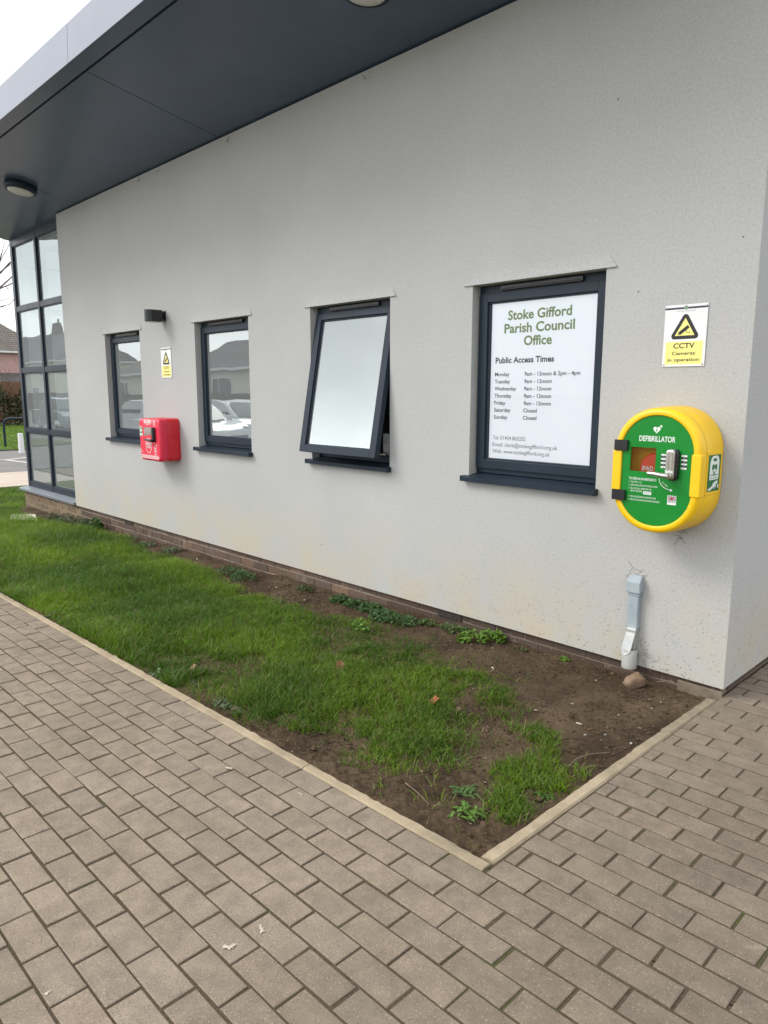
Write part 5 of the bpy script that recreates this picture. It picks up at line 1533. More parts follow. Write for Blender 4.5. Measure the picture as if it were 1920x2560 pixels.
# white plate set in the grass by the bay
m = MB(); pz_ = float(gz(-8.8, -0.5))
v = [(-9.13, -0.52), (-8.72, -0.66), (-8.40, -0.42), (-8.90, -0.28)]
m.add([(a, b, pz_ - 0.02) for a, b in v] + [(a, b, pz_ + 0.035) for a, b in v], [(3, 2, 1, 0), (4, 5, 6, 7), (0, 1, 5, 4), (1, 2, 6, 5), (2, 3, 7, 6), (3, 0, 4, 7)])
o = m.build('concrete_slab', M_slab, None, 0.006, 2); prop(o, 'pale concrete slab lying in the grass below the glazed bay', 'slab')

def butt(x, y, rz, label, L_=0.026, r_=0.004, z=None):
    z = float(soil_z(x, y)) + 0.008 if z is None else z
    o = empty('cigarette_end', (x, y, z), label, 'litter', 'cigarette ends dropped on the ground')
    d = Vector((math.cos(rz), math.sin(rz), 0)) * L_ / 2
    m = MB(); m.tube([-d, d], r_, 8); ob = m.build('filter', M_drop); ob.parent = o
butt(-0.37, -0.74, 0.2, 'white cigarette end in the middle of the bare soil')
butt(-1.08, -0.46, -0.5, 'white cigarette end on soil between the grass edge and the wall', 0.024)
butt(-0.60, -0.75, 0.4, 'tiny white cigarette end on soil beside the grass strip', 0.014, 0.003)
butt(-1.13, -2.149, 0.6, 'white cigarette end on the paving blocks', 0.028, 0.0048, float(gz(-1.13, -2.149)) + 0.006)

def pebble(x, y, r_, label):
    r_ *= 0.6
    o = empty('pebble', (x, y, float(soil_z(x, y))), label, 'pebble', 'small pale pebbles lying on the soil')
    m = MB(); m.lathe([(r_ * 0.3, 0.0), (r_, r_ * 0.35), (r_ * 0.9, r_ * 0.8), (r_ * 0.3, r_ * 1.1)], (0, 0, 0), 'z', 9)
    ob = m.build('rock', M_ring); ob.parent = o; o.rotation_euler = (0.3, 0.2, x * 9); o.scale = (1.3, 0.9, 0.8)
for x, y, r_, lb in ((-0.29, -0.82, 0.010, 'pale pebble on bare soil just right of the middle cigarette end'), (-0.225, -0.76, 0.009, 'pale pebble on bare soil halfway to the right kerb'), (-0.11, -0.74, 0.011, 'greyish pebble on soil close against the right kerb'),
                     (-3.02, -0.28, 0.014, 'pale pebble on the soil heap by the brick plinth'), (-3.5, -0.2, 0.013, 'pale pebble high on the soil heap against the plinth'), (-2.98, -0.38, 0.010, 'pale pebble below the soil heap near the grass'), (-4.9, -0.13, 0.016, 'whitish pebble near the plinth under the second window')):
    pebble(x, y, r_, lb)

def blot(x, y, r_, label, seed):
    random.seed(seed); n = 26; z = float(gz(x, y)) + 0.0028
    m = MB(); o = empty('bird_dropping', (x, y, z), label, 'dropping', 'white bird droppings on the paving')
    vs = [(0, 0, 0.0012)]
    for k in range(n):
        a = 2 * math.pi * k / n; q = r_ * random.uniform(0.25, 1.15) * (1.0 + 0.5 * math.cos(a * 2 + seed))
        vs.append((q * math.cos(a), q * 0.7 * math.sin(a), 0.0))
    m.add(vs, [(0, 1 + k, 1 + (k + 1) % n) for k in range(n)])
    ob = m.build('splash', M_drop); ob.parent = o
blot(-0.287, -2.576, 0.017, 'white splashed bird dropping in the middle of the paving, upper of the two', 1)
blot(-0.291, -2.676, 0.018, 'white forked bird dropping in the middle of the paving, lower of the two', 4)
blot(-0.480, -3.085, 0.010, 'small round white bird dropping at the lower left of the paving', 9)
blot(-0.78, -2.06, 0.012, 'faint whitish bird dropping close to the front kerb', 12)

# fallen leaves: curled, lobed
def leaf(x, y, s_, rz, col, label, zoff=0.03):
    o = empty('fallen_leaf', (x, y, float(soil_z(x, y)) + zoff), label, 'leaf', 'dry brown leaves fallen on the bed')
    m = MB(); out = []
    n = 22
    for k in range(n):
        a = 2 * math.pi * k / n
        q = s_ * (0.62 + 0.30 * abs(math.cos(2.5 * a)) + 0.08 * math.sin(7 * a))
        u, v_ = q * math.cos(a), q * 0.7 * math.sin(a)
        out.append((u, v_, 0.35 * abs(v_) + 0.25 * s_ * math.sin(u / s_ * 2.2)))
    m.add([(0, 0, 0)] + out, [(0, 1 + k, 1 + (k + 1) % n) for k in range(n)], 0, False, (*col, 1))
    ob = m.build('blade', M_leaf); ob.parent = o; o.rotation_euler = (R(28), R(-18), rz)
leaf(-0.99, -1.06, 0.034, 0.6, (0.36, 0.12, 0.05), 'reddish brown curled leaf standing in the grass')
leaf(-1.65, -1.11, 0.042, 2.2, (0.26, 0.14, 0.07), 'large brown crumpled leaf deep in the grass', 0.05)
leaf(-2.24, -1.68, 0.024, 1.0, (0.36, 0.20, 0.14), 'pinkish brown leaf in grass near the front kerb')
leaf(-3.54, -1.70, 0.026, 0.2, (0.32, 0.22, 0.14), 'pale brown leaf in the grass at the far left')
leaf(-1.62, -1.80, 0.020, 2.9, (0.38, 0.22, 0.18), 'small pinkish leaf against the inner edge of the front kerb', 0.015)
leaf(-0.86, -1.03, 0.018, 1.9, (0.22, 0.15, 0.09), 'small dull brown leaf on soil beside the grass', 0.012)

def twig(pts, r_, label):
    P_ = [Vector((x, y, float(soil_z(x, y)) + 0.010 + dz)) for x, y, dz in pts]
    o = empty('twig', P_[0], label, 'twig', 'thin twigs lying on the soil')
    m = MB(); m.tube(P_, [r_ * (1 - 0.5 * i / len(P_)) for i in range(len(P_))], 6)
    m.build('stem', noisy('twig_bark', (0.12, 0.085, 0.06), (0.20, 0.15, 0.11), 40, 0.9), o)
twig([(-0.19, -1.13, 0), (-0.195, -1.05, 0.006), (-0.18, -0.98, 0.004), (-0.13, -0.90, 0.0)], 0.003, 'curved twig on soil beside the right kerb')
twig([(-0.56, -1.71, 0), (-0.47, -1.735, 0.005), (-0.39, -1.76, 0)], 0.0028, 'short twig on soil near the front corner of the bed')
twig([(-0.31, -0.07, 0.03), (-0.24, -0.06, 0.045), (-0.16, -0.05, 0.02), (-0.09, -0.05, 0.005)], 0.0026, 'thin root running along the wall foot to the corner')

# leafy weeds
def weed(cx_, cy_, spots, n, size, col, var, h, label, group=None):
    """low plant: many small rounded leaves on short stems"""
    o = empty('weed', (cx_, cy_, float(soil_z(cx_, cy_))), label, 'weed', group)
    lv = MB(); stm = MB()
    for _ in range(n):
        px, py, sp = random.choice(spots)
        a = random.uniform(0, 2 * math.pi); q = sp * math.sqrt(random.random())
        x, y = px + q * math.cos(a), min(py + q * math.sin(a) * 0.7, 0.012)
        z = float(soil_z(x, y)) + h * random.uniform(0.15, 1.0) * (1 - 0.6 * (q / sp) ** 2)
        s_ = size * random.uniform(0.6, 1.3)
        nrm = Vector((random.gauss(0, 0.45), random.gauss(-0.25, 0.45), 1)).normalized()
        u = nrm.orthogonal().normalized(); u = (Matrix.Rotation(random.uniform(0, 6.28), 3, nrm) @ u); v_ = nrm.cross(u)
        c0 = Vector((x, y, z)); br = random.uniform(1 - var, 1 + var); yl = random.uniform(0, 0.25)
        cc_ = (col[0] * br * (1 + yl), col[1] * br, col[2] * br, 1)
        ring = []
        for k in range(8):
            b = 2 * math.pi * k / 8
            rr = s_ * (1.0 if k % 2 == 0 else 0.82)
            ring.append(c0 + u * rr * math.cos(b) + v_ * rr * math.sin(b) + nrm * s_ * 0.22)
        lv.add([c0] + ring, [(0, 1 + k, 1 + (k + 1) % 8) for k in range(8)], 0, False, cc_)
        if random.random() < 0.3:
            g0 = Vector((px + (x - px) * 0.6, py + (y - py) * 0.6, 0)); g0.z = float(soil_z(g0.x, g0.y))
            stm.tube([g0, c0], 0.0012, 4, 0, False, True, (col[0] * 1.2, col[1] * 0.9, col[2], 1))
    lv.build('foliage', M_leaf, o); stm.build('stem', M_leaf, o)
    return o
random.seed(21)
BR = (0.095, 0.205, 0.022); DKG = (0.040, 0.105, 0.024); GRY = (0.085, 0.135, 0.055)
weed(-1.45, -0.12, [(-1.47, -0.13, 0.10), (-1.43, -0.06, 0.07), (-1.50, -0.20, 0.05), (-1.36, -0.03, 0.05)], 330, 0.0105, BR, 0.25, 0.075, 'bright green clover like weed against the plinth')
weed(-1.78, -0.10, [(-1.89, -0.10, 0.08), (-1.70, -0.09, 0.09), (-1.60, -0.06, 0.06)], 300, 0.0085, (0.058, 0.118, 0.026), 0.3, 0.05, 'low straggly weed between the bright clover and the dark ground ivy')
weed(-2.3, -0.16, [(-2.78, -0.12, 0.10), (-2.60, -0.13, 0.11), (-2.43, -0.13, 0.12), (-2.25, -0.18, 0.13), (-2.05, -0.18, 0.13), (-2.2, -0.26, 0.1)], 1250, 0.0090, DKG, 0.3, 0.055, 'wide dark green ground ivy mat along the plinth')
weed(-0.88, -0.045, [(-0.88, -0.045, 0.030)], 26, 0.009, BR, 0.2, 0.04, 'single small bright weed at the wall foot near the pipe')
weed(-1.16, -0.07, [(-1.16, -0.07, 0.05)], 40, 0.006, (0.07, 0.11, 0.035), 0.2, 0.02, 'tiny flat weed at the wall foot right of the clover')
weed(-4.05, -0.24, [(-4.15, -0.22, 0.16), (-3.9, -0.26, 0.14)], 420, 0.0090, DKG, 0.3, 0.075, 'bushy dark weed beside the soil heap under the second window')
weed(-3.25, -0.12, [(-3.22, -0.12, 0.09)], 130, 0.0075, (0.055, 0.10, 0.028), 0.3, 0.04, 'small weed on the soil heap against the plinth')
weed(-7.36, -0.08, [(-7.36, -0.09, 0.11), (-7.28, -0.10, 0.08)], 360, 0.0125, (0.050, 0.125, 0.022), 0.3, 0.16, 'tall dense weed clump against the plinth under the leftmost window')
weed(-8.1, -0.14, [(-7.9, -0.12, 0.15), (-8.2, -0.14, 0.16), (-8.55, -0.16, 0.14), (-7.7, -0.10, 0.1)], 640, 0.0120, (0.060, 0.100, 0.030), 0.35, 0.12, 'straggling olive weeds along the plinth beside the pale slab')
weed(-5.7, -0.2, [(-5.4, -0.14, 0.12), (-5.9, -0.16, 0.14), (-6.4, -0.14, 0.16)], 380, 0.0095, GRY, 0.3, 0.05, 'thin greyish weeds along the plinth under the red cabinet')
weed(-2.05, -0.55, [(-2.12, -0.52, 0.07)], 90, 0.012, (0.10, 0.22, 0.03), 0.2, 0.09, 'light green leafy weed rising out of the grass edge')
weed(-1.72, -1.80, [(-1.74, -1.80, 0.06), (-1.62, -1.80, 0.04)], 90, 0.009, (0.105, 0.165, 0.095), 0.2, 0.022, 'pale green round leaved weed beside the front kerb')

def rosette(x, y, n, L_, col, label, rise=0.5):
    o = empty('dandelion', (x, y, float(soil_z(x, y)) + 0.004), label, 'weed', 'jagged leaved weeds growing in the bed')
    m = MB()
    for k in range(n):
        ox, oy = random.gauss(0, L_ * 0.30), random.gauss(0, L_ * 0.30)
        a = random.uniform(0, 2 * math.pi); l = L_ * random.uniform(0.35, 0.85); w_ = l * 0.10
        d = Vector((math.cos(a), math.sin(a), 0)); s_ = Vector((-d.y, d.x, 0)); rs = rise * random.uniform(0.4, 2.2)
        br = random.uniform(0.75, 1.25); vs = []; ns = 9
        for i in range(ns + 1):
            f = i / ns
            c_ = Vector((ox, oy, 0)) + d * l * f + Vector((0, 0, l * (rs * f - rs * 0.9 * f * f)))
            ww = w_ * (0.25 + 1.1 * math.sin(math.pi * min(f * 0.9 + 0.08, 1))) * (1.45 if i % 2 else 0.45)
            if i == ns: ww = 0.001
            vs += [c_ - s_ * ww + Vector((0, 0, ww * 0.3)), c_, c_ + s_ * ww + Vector((0, 0, ww * 0.3))]
        fs = []
        for i in range(ns): fs += [(3 * i, 3 * i + 1, 3 * i + 4, 3 * i + 3), (3 * i + 1, 3 * i + 2, 3 * i + 5, 3 * i + 4)]
        m.add(vs, fs, 0, False, (col[0] * br, col[1] * br, col[2] * br, 1))
    ob = m.build('foliage', M_leaf); ob.parent = o
    return o
random.seed(5)
RC = (0.100, 0.190, 0.030)
rosette(-0.27, -1.70, 34, 0.062, RC, 'bright dandelion rosette on bare soil nearest the kerb corner', 0.7)
rosette(-0.36, -1.59, 26, 0.062, (0.075, 0.155, 0.04), 'dandelion rosette on bare soil behind the nearest rosette', 0.5)
rosette(-0.23, -1.665, 14, 0.045, RC, 'small dandelion sprig just right of the nearest rosette', 0.6)
rosette(-0.135, -1.39, 24, 0.05, (0.085, 0.170, 0.035), 'feathery dandelion growing against the right kerb', 0.6)
rosette(-0.19, -1.60, 8, 0.035, (0.15, 0.19, 0.04), 'yellowish seedling at the front of the small grass patch', 0.7)
rosette(-2.32, -1.84, 12, 0.07, (0.12, 0.185, 0.095), 'pale grey green dandelion along the front kerb', 0.6)
rosette(-2.93, -1.86, 10, 0.06, (0.10, 0.15, 0.08), 'pale dandelion by the front kerb further left', 0.4)
rosette(-3.30, -1.75, 12, 0.06, (0.12, 0.17, 0.09), 'pale dandelion in grass near the kerb at the left', 0.6)
rosette(-3.95, -1.83, 16, 0.09, (0.115, 0.165, 0.085), 'broad greyish dandelion by the kerb at the far left', 0.5)
rosette(-5.0, -0.95, 12, 0.12, (0.12, 0.20, 0.08), 'large pale leaved weed standing in grass under the red cabinet', 1.0)

# ================================================================ far left: verge, barrier, hedge, house, tree
def hoop(x, y, label):
    z = float(gz(x, y))
    o = empty('hoop_barrier', (x, y, z), label, 'barrier')
    m = MB(); d = Vector((0.62, 0.78, 0)).normalized(); W_, H_ = 2.1, 0.98
    pts = [Vector((0, 0, -0.1))]
    for k in range(7):
        a = R(180 - 90 * k / 6); pts.append(d * (0.22 + 0.22 * math.cos(a)) + Vector((0, 0, H_ - 0.22 + 0.22 * math.sin(a))))
    for k in range(7):
        a = R(90 - 90 * k / 6); pts.append(d * (W_ - 0.22 + 0.22 * math.cos(a)) + Vector((0, 0, H_ - 0.22 + 0.22 * math.sin(a))))
    pts.append(d * W_ + Vector((0, 0, -0.1)))
    m.tube([o.location + p_ for p_ in pts], 0.04, 12)
    m.build('rail', M_frame, o)
hoop(-25.2, 4.25, 'grey steel hoop barrier standing on the far grass verge')
BO = empty('bollard', (-22.75, 3.98, float(gz(-22.75, 4)) - 0.03), 'short white post at the edge of the car park', 'bollard')
m = MB(); z = BO.location.z
m.tube([(-22.75, 3.98, z), (-22.75, 3.98, z + 0.62)], [0.085, 0.075], 14); m.build('post', M_whiteboard, BO, 0.01, 2)

def leaf_cloud(mb, n, fn, size, cols):
    for _ in range(n):
        c0 = Vector(fn()); s_ = size * random.uniform(0.6, 1.4)
        nrm = Vector((random.gauss(0, 1), random.gauss(0, 1), random.gauss(0.4, 1))).normalized()
        u = nrm.orthogonal().normalized() * s_; v_ = nrm.cross(u) * 0.6
        cc_ = random.choice(cols); b = random.uniform(0.7, 1.35)
        mb.add([c0 - u, c0 - v_, c0 + u, c0 + v_], [(0, 1, 2, 3)], 0, False, (cc_[0] * b, cc_[1] * b, cc_[2] * b, 1))
random.seed(11)
HG = empty('hedge', (-43.5, 15, -0.4), 'overgrown dark bramble hedge behind the far grass verge', 'hedge')
m = MB()
hc = [(0.055, 0.062, 0.026), (0.085, 0.075, 0.040), (0.040, 0.050, 0.022), (0.11, 0.085, 0.055)]
def hp():
    y = random.uniform(1, 34); t_ = random.random()
    top = 2.15 + 0.5 * math.sin(y * 1.7) * math.sin(y * 0.63 + 1) + 0.25 * math.sin(y * 4.1)
    z = top * math.sqrt(t_)
    return (-43.6 + random.uniform(-1.0, 1.0) * (1 - 0.4 * t_) + 1.2 * (1 - t_) * 0.5 + 0.0, y, -0.42 + z)
leaf_cloud(m, 15000, hp, 0.13, hc)
m.build('foliage', M_hedge, HG)
m = MB()
for _ in range(260):
    y = random.uniform(1, 34); x = -43.4 + random.uniform(-0.8, 0.9)
    m.tube([(x, y, -0.45), (x + random.gauss(0, 0.3), y + random.gauss(0, 0.4), 1.2), (x + random.gauss(0.3, 0.5), y + random.gauss(0, 0.8), 2.2 + random.random() * 0.7)], [0.03, 0.02, 0.008], 4)
m.build('branch', noisy('bramble_stem', (0.07, 0.05, 0.035), (0.12, 0.09, 0.06), 3, 0.9), HG)
M_fence = noisy('fence_timber', (0.16, 0.075, 0.045), (0.24, 0.12, 0.07), 2.5, 0.85)
FN = empty('fence', (-46.5, 15, -0.4), 'reddish brown timber fence behind the bramble hedge', 'fence')
m = MB()
for k in range(230):
    y = 0.5 + k * 0.15; m.box(-46.52, -46.49, y, y + 0.135, -0.4, 2.05 + 0.02 * (k % 3))
m.build('boards', M_fence, FN)
m = MB()
for k in range(19): m.box(-46.62, -46.53, 0.5 + k * 1.9, 0.6 + k * 1.9, -0.4, 2.15)
m.build('posts', M_fence, FN)

# houses: walls, tiled hip roofs, windows
def tile_mat(name, a, b):
    m = mat(name, a, 0.85); t = NT(m); p = t.geo()
    wv = t.n('TexWave'); wv.bands_direction = 'Z'; wv.inputs['Scale'].default_value = 1.6; wv.inputs['Distortion'].default_value = 0.15; t.l(p, wv.inputs['Vector'])
    wy = t.n('TexWave'); wy.bands_direction = 'Y'; wy.inputs['Scale'].default_value = 1.05; wy.inputs['Distortion'].default_value = 0.0; t.l(p, wy.inputs['Vector'])
    c = t.mix(t.rng(t.noise(1.2, 5, 0.7, p), 0.3, 0.7), a, b)
    c = t.mix(t.rng(wv.outputs[1], 0.25, 0.0, 0, 0.75), c, tuple(x * 0.35 for x in a))
    t.color(c); t.bump(t.math('ADD', wv.outputs[1], wy.outputs[1]), 0.8, 0.06)
    return m
M_tile_brown = tile_mat('brown_roof_tiles', (0.150, 0.130, 0.112), (0.21, 0.18, 0.155))
M_tile_dark = tile_mat('dark_roof_tiles', (0.11, 0.10, 0.098), (0.16, 0.145, 0.14))
M_pink = noisy('pink_roughcast', (0.46, 0.29, 0.27), (0.54, 0.35, 0.33), 1.2, 0.9)
M_cream = noisy('cream_roughcast', (0.74, 0.70, 0.60), (0.80, 0.76, 0.66), 1.0, 0.9)
M_upvc = mat('white_window_plastic', (0.75, 0.75, 0.75), 0.4)
M_hglass = mat('house_glass', (0.03, 0.035, 0.04), 0.08)
M_redbin = noisy('red_plastic_tub', (0.5, 0.03, 0.03), (0.58, 0.05, 0.04), 3, 0.5)

def house(name, x0, x1, y0, y1, zb, eave, ridge, wall_m, tile_m, label, along='y', hip=2.5, windows=(), chimney=None):
    o = empty(name, ((x0 + x1) / 2, (y0 + y1) / 2, zb), label, 'house')
    m = MB(); m.box(x0, x1, y0, y1, zb, eave); m.build('wall', wall_m, o)
    ov = 0.45; a0, a1, b0, b1 = x0 - ov, x1 + ov, y0 - ov, y1 + ov
    e = eave + 0.02
    if along == 'y':
        xm = (x0 + x1) / 2; r0, r1 = (xm, b0 + hip, ridge), (xm, b1 - hip, ridge)
        c_ = [(a0, b0, e), (a1, b0, e), (a1, b1, e), (a0, b1, e)]
        fs = [(0, 1, 4), (1, 2, 5, 4), (2, 3, 5), (3, 0, 4, 5), (3, 2, 1, 0)]
    else:
        ym = (y0 + y1) / 2; r0, r1 = (a0 + hip, ym, ridge), (a1 - hip, ym, ridge)
        c_ = [(a0, b0, e), (a1, b0, e), (a1, b1, e), (a0, b1, e)]
        fs = [(0, 1, 5, 4), (1, 2, 5), (2, 3, 4, 5), (3, 0, 4), (3, 2, 1, 0)]
    m = MB(); m.add(c_ + [r0, r1], fs); rf = m.build('roof', tile_m, o)
    m = MB()
    g = 0.12
    m.box(a0 - 0.05, a1 + 0.05, b0 - 0.06, b0 - 0.005, e - 0.14, e + 0.02); m.box(a0 - 0.05, a1 + 0.05, b1 + 0.005, b1 + 0.06, e - 0.14, e + 0.02)
    m.box(a0 - 0.06, a0 - 0.005, b0, b1, e - 0.14, e + 0.02); m.box(a1 + 0.005, a1 + 0.06, b0, b1, e - 0.14, e + 0.02)
    m.build('gutter', M_upvc, rf)
    if chimney:
        cx_, cy_, ct_ = chimney
        m = MB(); m.box(cx_ - 0.45, cx_ + 0.45, cy_ - 0.35, cy_ + 0.35, eave, ct_); m.box(cx_ - 0.5, cx_ + 0.5, cy_ - 0.4, cy_ + 0.4, ct_ + 0.002, ct_ + 0.15)
        for s_ in (-0.22, 0.22): m.lathe([(0.13, ct_ + 0.152), (0.12, ct_ + 0.55), (0.15, ct_ + 0.6)], (cx_ + s_, cy_, 0), 'z', 10)
        m.build('chimney', M_brick_far, rf)
    for (face, u, z0_, z1_, ww) in windows:
        m = MB(); mg = MB()
        if face == '+y':
            m.frame_xz(u - ww / 2, u + ww / 2, z0_, z1_, 0.09, 0.09, 0.09, 0.09, y1 + 0.004, y1 + 0.07); m.box(u - 0.04, u + 0.04, y1 + 0.006, y1 + 0.06, z0_ + 0.09, z1_ - 0.09)
            m.box(u - ww / 2 - 0.1, u + ww / 2 + 0.1, y1 + 0.004, y1 + 0.13, z0_ - 0.08, z0_ - 0.003)
            mg.box(u - ww / 2 + 0.05, u + ww / 2 - 0.05, y1 + 0.005, y1 + 0.03, z0_ + 0.05, z1_ - 0.05)
        else:
            for (c0, c1) in ((u - ww / 2, u - ww / 2 + 0.09), (u + ww / 2 - 0.09, u + ww / 2), (u - 0.04, u + 0.04)): m.box(x1 + 0.004, x1 + 0.07, c0, c1, z0_, z1_)
            for (c0, c1) in ((z0_, z0_ + 0.09), (z1_ - 0.09, z1_)): m.box(x1 + 0.006, x1 + 0.068, u - ww / 2, u + ww / 2, c0, c1)
            mg.box(x1 + 0.005, x1 + 0.03, u - ww / 2 + 0.05, u + ww / 2 - 0.05, z0_ + 0.05, z1_ - 0.05)
        wn = m.build('window', M_upvc, o); mg.build('pane', M_hglass, wn)
    return o
M_brick_far = noisy('chimney_brick', (0.14, 0.09, 0.07), (0.20, 0.13, 0.10), 4, 0.9)

# house behind the hedge on the left: pink upper wall, lean-to tiled roof below
HP = house('house', -78, -70, 3, 21.6, -0.5, 5.05, 8.6, M_pink, M_tile_brown, 'pink rendered house with brown tiled hip roof beyond the hedge', 'y', 4.2,
           [('+x', 8, 3.4, 4.5, 1.6), ('+x', 12.4, 3.4, 4.5, 1.6)])
m = MB()
m.add([(-70.0, 2.6, 3.15), (-70.0, 22, 3.15), (-65.5, 22, 1.35), (-65.5, 2.6, 1.35), (-70.0, 2.6, 3.05), (-70.0, 22, 3.05), (-65.5, 22, 1.25), (-65.5, 2.6, 1.25)],
      [(0, 3, 2, 1), (4, 5, 6, 7), (3, 7, 6, 2), (0, 1, 5, 4), (0, 4, 7, 3), (1, 2, 6, 5)])
m.build('lean_to_roof', M_tile_dark, HP)
m = MB(); m.box(-69.99, -66.2, 3.0, 21.6, -0.5, 1.28); m.build('lean_to_wall', M_cream, HP)
TB = empty('plastic_tub', (-52.0, 15.4, -0.4), 'red plastic tub on a post above the timber fence', 'tub')
m = MB(); m.lathe([(0.16, 2.15), (0.24, 2.65), (0.26, 2.66), (0.22, 2.60)], (-52.0, 15.4, 0), 'z', 16); m.build('tub', M_redbin, TB)
m = MB(); m.box(-52.06, -51.94, 15.34, 15.46, -0.4, 2.149); m.build('post', M_fence, TB)

# bare winter tree left of the frame, its branches reach into view
def bare_tree(x, y, zb, h, label, seed, lean=(0, 0), depth=6, trunk_r=0.28):
    random.seed(seed)
    o = empty('bare_tree', (x, y, zb), label, 'tree')
    tr, br = MB(), MB()
    def grow(p, d, l, r_, k):
        pts = [p]; rr = [r_]
        n = 4
        for i in range(n):
            d = (d + Vector((random.gauss(0, 0.13), random.gauss(0, 0.13), random.gauss(0.03, 0.10)))).normalized()
            p = p + d * l / n; pts.append(p); rr.append(r_ * (1 - 0.42 * (i + 1) / n))
        (tr if k == 0 else br).tube(pts, rr, 8 if k < 2 else (5 if k < 4 else 3), 0, k == 0)
        if k >= depth: return
        m_ = 3 if k < 2 else random.choice((2, 3, 3))
        for _ in range(m_):
            a = random.uniform(0, 6.28); sp = random.uniform(0.45, 0.95) if k > 0 else random.uniform(0.5, 0.85)
            ax = d.orthogonal().normalized(); ax = Matrix.Rotation(a, 3, d) @ ax
            nd = (d * math.cos(sp) + ax * math.sin(sp)); nd = (nd + Vector((lean[0], lean[1], 0.05 if k < 3 else -0.12))).normalized()
            q = pts[random.choice((2, 3, 4, 4))]
            grow(q, nd, l * random.uniform(0.62, 0.82), rr[-1] * random.uniform(0.55, 0.75), k + 1)
    grow(Vector((x, y, zb)), Vector((0, 0, 1)), h * 0.26, trunk_r, 0)
    bm_ = noisy('tree_bark', (0.085, 0.065, 0.055), (0.15, 0.12, 0.105), 6, 0.9)
    t_ = tr.build('trunk', bm_, o); br.build('branches', bm_, o)
    return o
bare_tree(-28.5, 3.6, -0.4, 13.5, 'bare branched winter tree at the left behind the glazed bay', 4, (0.05, 0.10), 7)

# ================================================================ across the car park (mirrored in the glass)
house('house', -52, -37, -33, -25.5, -0.5, 3.2, 5.6, M_cream, M_tile_dark, 'cream bungalow with dark tiled roof across the car park', 'x', 2.5,
      [('+y', -41, 1.2, 2.6, 1.8), ('+y', -46, 1.2, 2.6, 2.2)], (-44.5, -29, 6.2))
house('house', -67, -55, -33, -25.8, -0.5, 3.0, 4.7, M_cream, M_tile_brown, 'low cream house with brown tiled roof across the car park', 'x', 3.0,
      [('+y', -58, 1.2, 2.4, 1.8), ('+y', -63, 1.2, 2.4, 1.8)])
house('house', -106, -80, -35, -26, -0.5, 4.8, 8.6, M_cream, M_tile_dark, 'tall cream semi detached house with dark roof across the car park', 'x', 3.4,
      [('+y', -84, 3.2, 4.4, 1.8), ('+y', -90, 3.2, 4.4, 2.2), ('+y', -96, 3.2, 4.4, 1.8), ('+y', -87, 0.6, 2.0, 2.0)], (-91, -30.5, 9.6))
F2 = empty('fence', (-55, -22.5, -0.4), 'dark timber fence along the far edge of the car park', 'fence')
m = MB()
for k in range(300):
    x = -92 + k * 0.2; m.box(x, x + 0.185, -22.5, -22.47, -0.45, 1.32 + 0.015 * (k % 2))
m.build('boards', noisy('dark_fence_timber', (0.09, 0.075, 0.06), (0.14, 0.115, 0.09), 2.0, 0.9), F2)
bare_tree(-38, -27, -0.4, 12, 'bare tree behind the fence across the car park', 9, (0, 0), 5, 0.22)

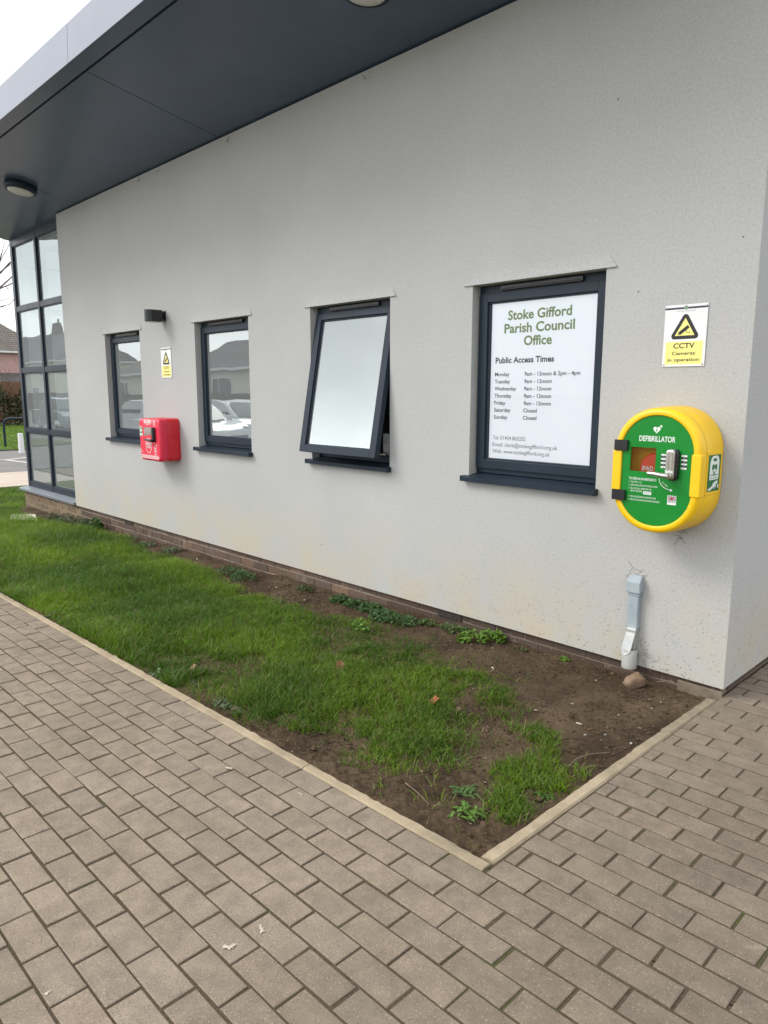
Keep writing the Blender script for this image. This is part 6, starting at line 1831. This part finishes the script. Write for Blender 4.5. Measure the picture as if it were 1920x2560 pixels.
# parked cars
def car_mesh():
    L_, W_ = 4.25, 1.76
    body = [(-2.10, 0.32), (-2.12, 0.62), (-2.05, 0.86), (-1.98, 0.95), (0.95, 0.97), (1.75, 0.86), (2.05, 0.70), (2.12, 0.48), (2.08, 0.26), (1.75, 0.22), (-1.8, 0.22)]
    cabin = [(-1.95, 0.93), (-1.55, 1.38), (-1.15, 1.47), (0.0, 1.49), (0.35, 1.42), (1.12, 0.95)]
    return body, cabin
def make_car(x, y, rz, paint_m, label):
    zb = float(gz(x, y)) - 0.02
    o = empty('parked_car', (x, y, zb), label, 'car', 'cars parked across the car park')
    o.rotation_euler = (0, 0, rz)
    body, cabin = car_mesh()
    def part(mb, nm, mm, bev=0, par=None):
        ob = mb.build(nm, mm, None, bev, 3); ob.parent = par or o; return ob
    m = MB()
    def loft(mb, prof, ws):
        n = len(prof); vs = []
        for (w_, ins_) in ws:
            cx_ = sum(p_[0] for p_ in prof) / n; cz_ = sum(p_[1] for p_ in prof) / n
            vs += [(cx_ + (p_[0] - cx_) * ins_, w_, cz_ + (p_[1] - cz_) * ins_) for p_ in prof]
        for k in range(len(ws) - 1): mb.add(vs, [(k * n + i, k * n + (i + 1) % n, (k + 1) * n + (i + 1) % n, (k + 1) * n + i) for i in range(n)], 0, False)
        mb.add(vs[:n], [list(range(n - 1, -1, -1))]); mb.add(vs[-n:], [list(range(n))])
    loft(m, body, [(-0.86, 0.965), (-0.80, 1.0), (0.80, 1.0), (0.86, 0.965)])
    bd_ = part(m, 'body', paint_m, 0.05)
    m = MB(); loft(m, cabin, [(-0.68, 0.93), (-0.62, 1.0), (0.62, 1.0), (0.68, 0.93)]); part(m, 'roof', paint_m, 0.04)
    for s_ in (-1, 1):
        m = MB(); w_ = [(-1.45, 0.98), (-1.28, 1.33), (-0.95, 1.38), (0.05, 1.39), (0.28, 1.33), (0.82, 0.98)]
        y0_ = s_ * 0.684; vs = [(a, y0_ if b < 1.1 else s_ * 0.674, b) for a, b in w_]; vs2 = [(a, q[1] - s_ * 0.02, b) for (a, b), q in zip(w_, vs)]
        n = len(w_); m.add(vs + vs2, [list(range(n)) if s_ < 0 else list(range(n - 1, -1, -1))] + [(i, i + n, (i + 1) % n + n, (i + 1) % n) for i in range(n)])
        part(m, 'side_window', M_hglass)
        for xx in (-1.28, 1.32):
            m = MB(); m.lathe([(0.19, -0.10), (0.31, -0.10), (0.325, -0.06), (0.325, 0.06), (0.31, 0.10), (0.19, 0.10)], (xx, s_ * 0.78, 0.325), 'y', 24); wh = part(m, 'wheel', M_rubber)
            m = MB(); m.lathe([(0.02, 0.0), (0.19, 0.0), (0.185, 0.02 * 1)], (xx, s_ * 0.78 - s_ * -0.105, 0.325), 'y', 20); part(m, 'rim', M_steel, 0, wh)
        m = MB(); m.box(1.86, 2.02, s_ * 0.68 - 0.14, s_ * 0.68 + 0.14, 0.66, 0.78); part(m, 'headlight', M_lens, 0.04)
        m = MB(); m.box(-2.1, -2.0, s_ * 0.70 - 0.1, s_ * 0.70 + 0.1, 0.70, 0.92); part(m, 'tail_light', M_red, 0.03)
        m = MB(); m.box(0.62, 0.80, s_ * 0.92 - 0.09, s_ * 0.92 + 0.09, 0.95, 1.08); part(m, 'wing_mirror', paint_m, 0.03)
    m = MB(); m.add([(1.10, -0.58, 0.985), (1.10, 0.58, 0.985), (0.42, 0.55, 1.40), (0.42, -0.55, 1.40)], [(0, 1, 2, 3)]); m.v = [(a + 0.012, b, c_ + 0.014) for a, b, c_ in m.v]; part(m, 'windscreen', M_hglass)
    m = MB(); m.box(2.06, 2.125, -0.62, 0.62, 0.34, 0.55); part(m, 'grille', M_black, 0.02)
    return o
M_carwhite = mat('white_car_paint', (0.74, 0.75, 0.76), 0.18); M_carwhite.node_tree.nodes['Principled BSDF'].inputs['Coat Weight'].default_value = 0.6
M_carblue = mat('blue_grey_car_paint', (0.055, 0.075, 0.10), 0.2); M_carblue.node_tree.nodes['Principled BSDF'].inputs['Coat Weight'].default_value = 0.8
for m_, a in ((M_carwhite, (0.74, 0.75, 0.76)), (M_carblue, (0.055, 0.075, 0.10))):
    t = NT(m_); t.color(t.mix(t.rng(t.noise(3, 4, 0.6, t.geo()), 0.4, 0.7, 0, 0.35), a, tuple(x * 0.8 for x in a)))
make_car(-19.9, -9.9, R(4), M_carwhite, 'white hatchback facing the building across the car park, nearest of the cars')
make_car(-18.6, -7.35, R(-3), M_carwhite, 'white hatchback parked nearest the paving in front of the other cars')
make_car(-25.6, -9.4, R(180), M_carwhite, 'white car with its tail towards the others in the parking row')
make_car(-33.5, -9.2, R(2), M_carblue, 'dark blue grey car at the far end of the parking row')
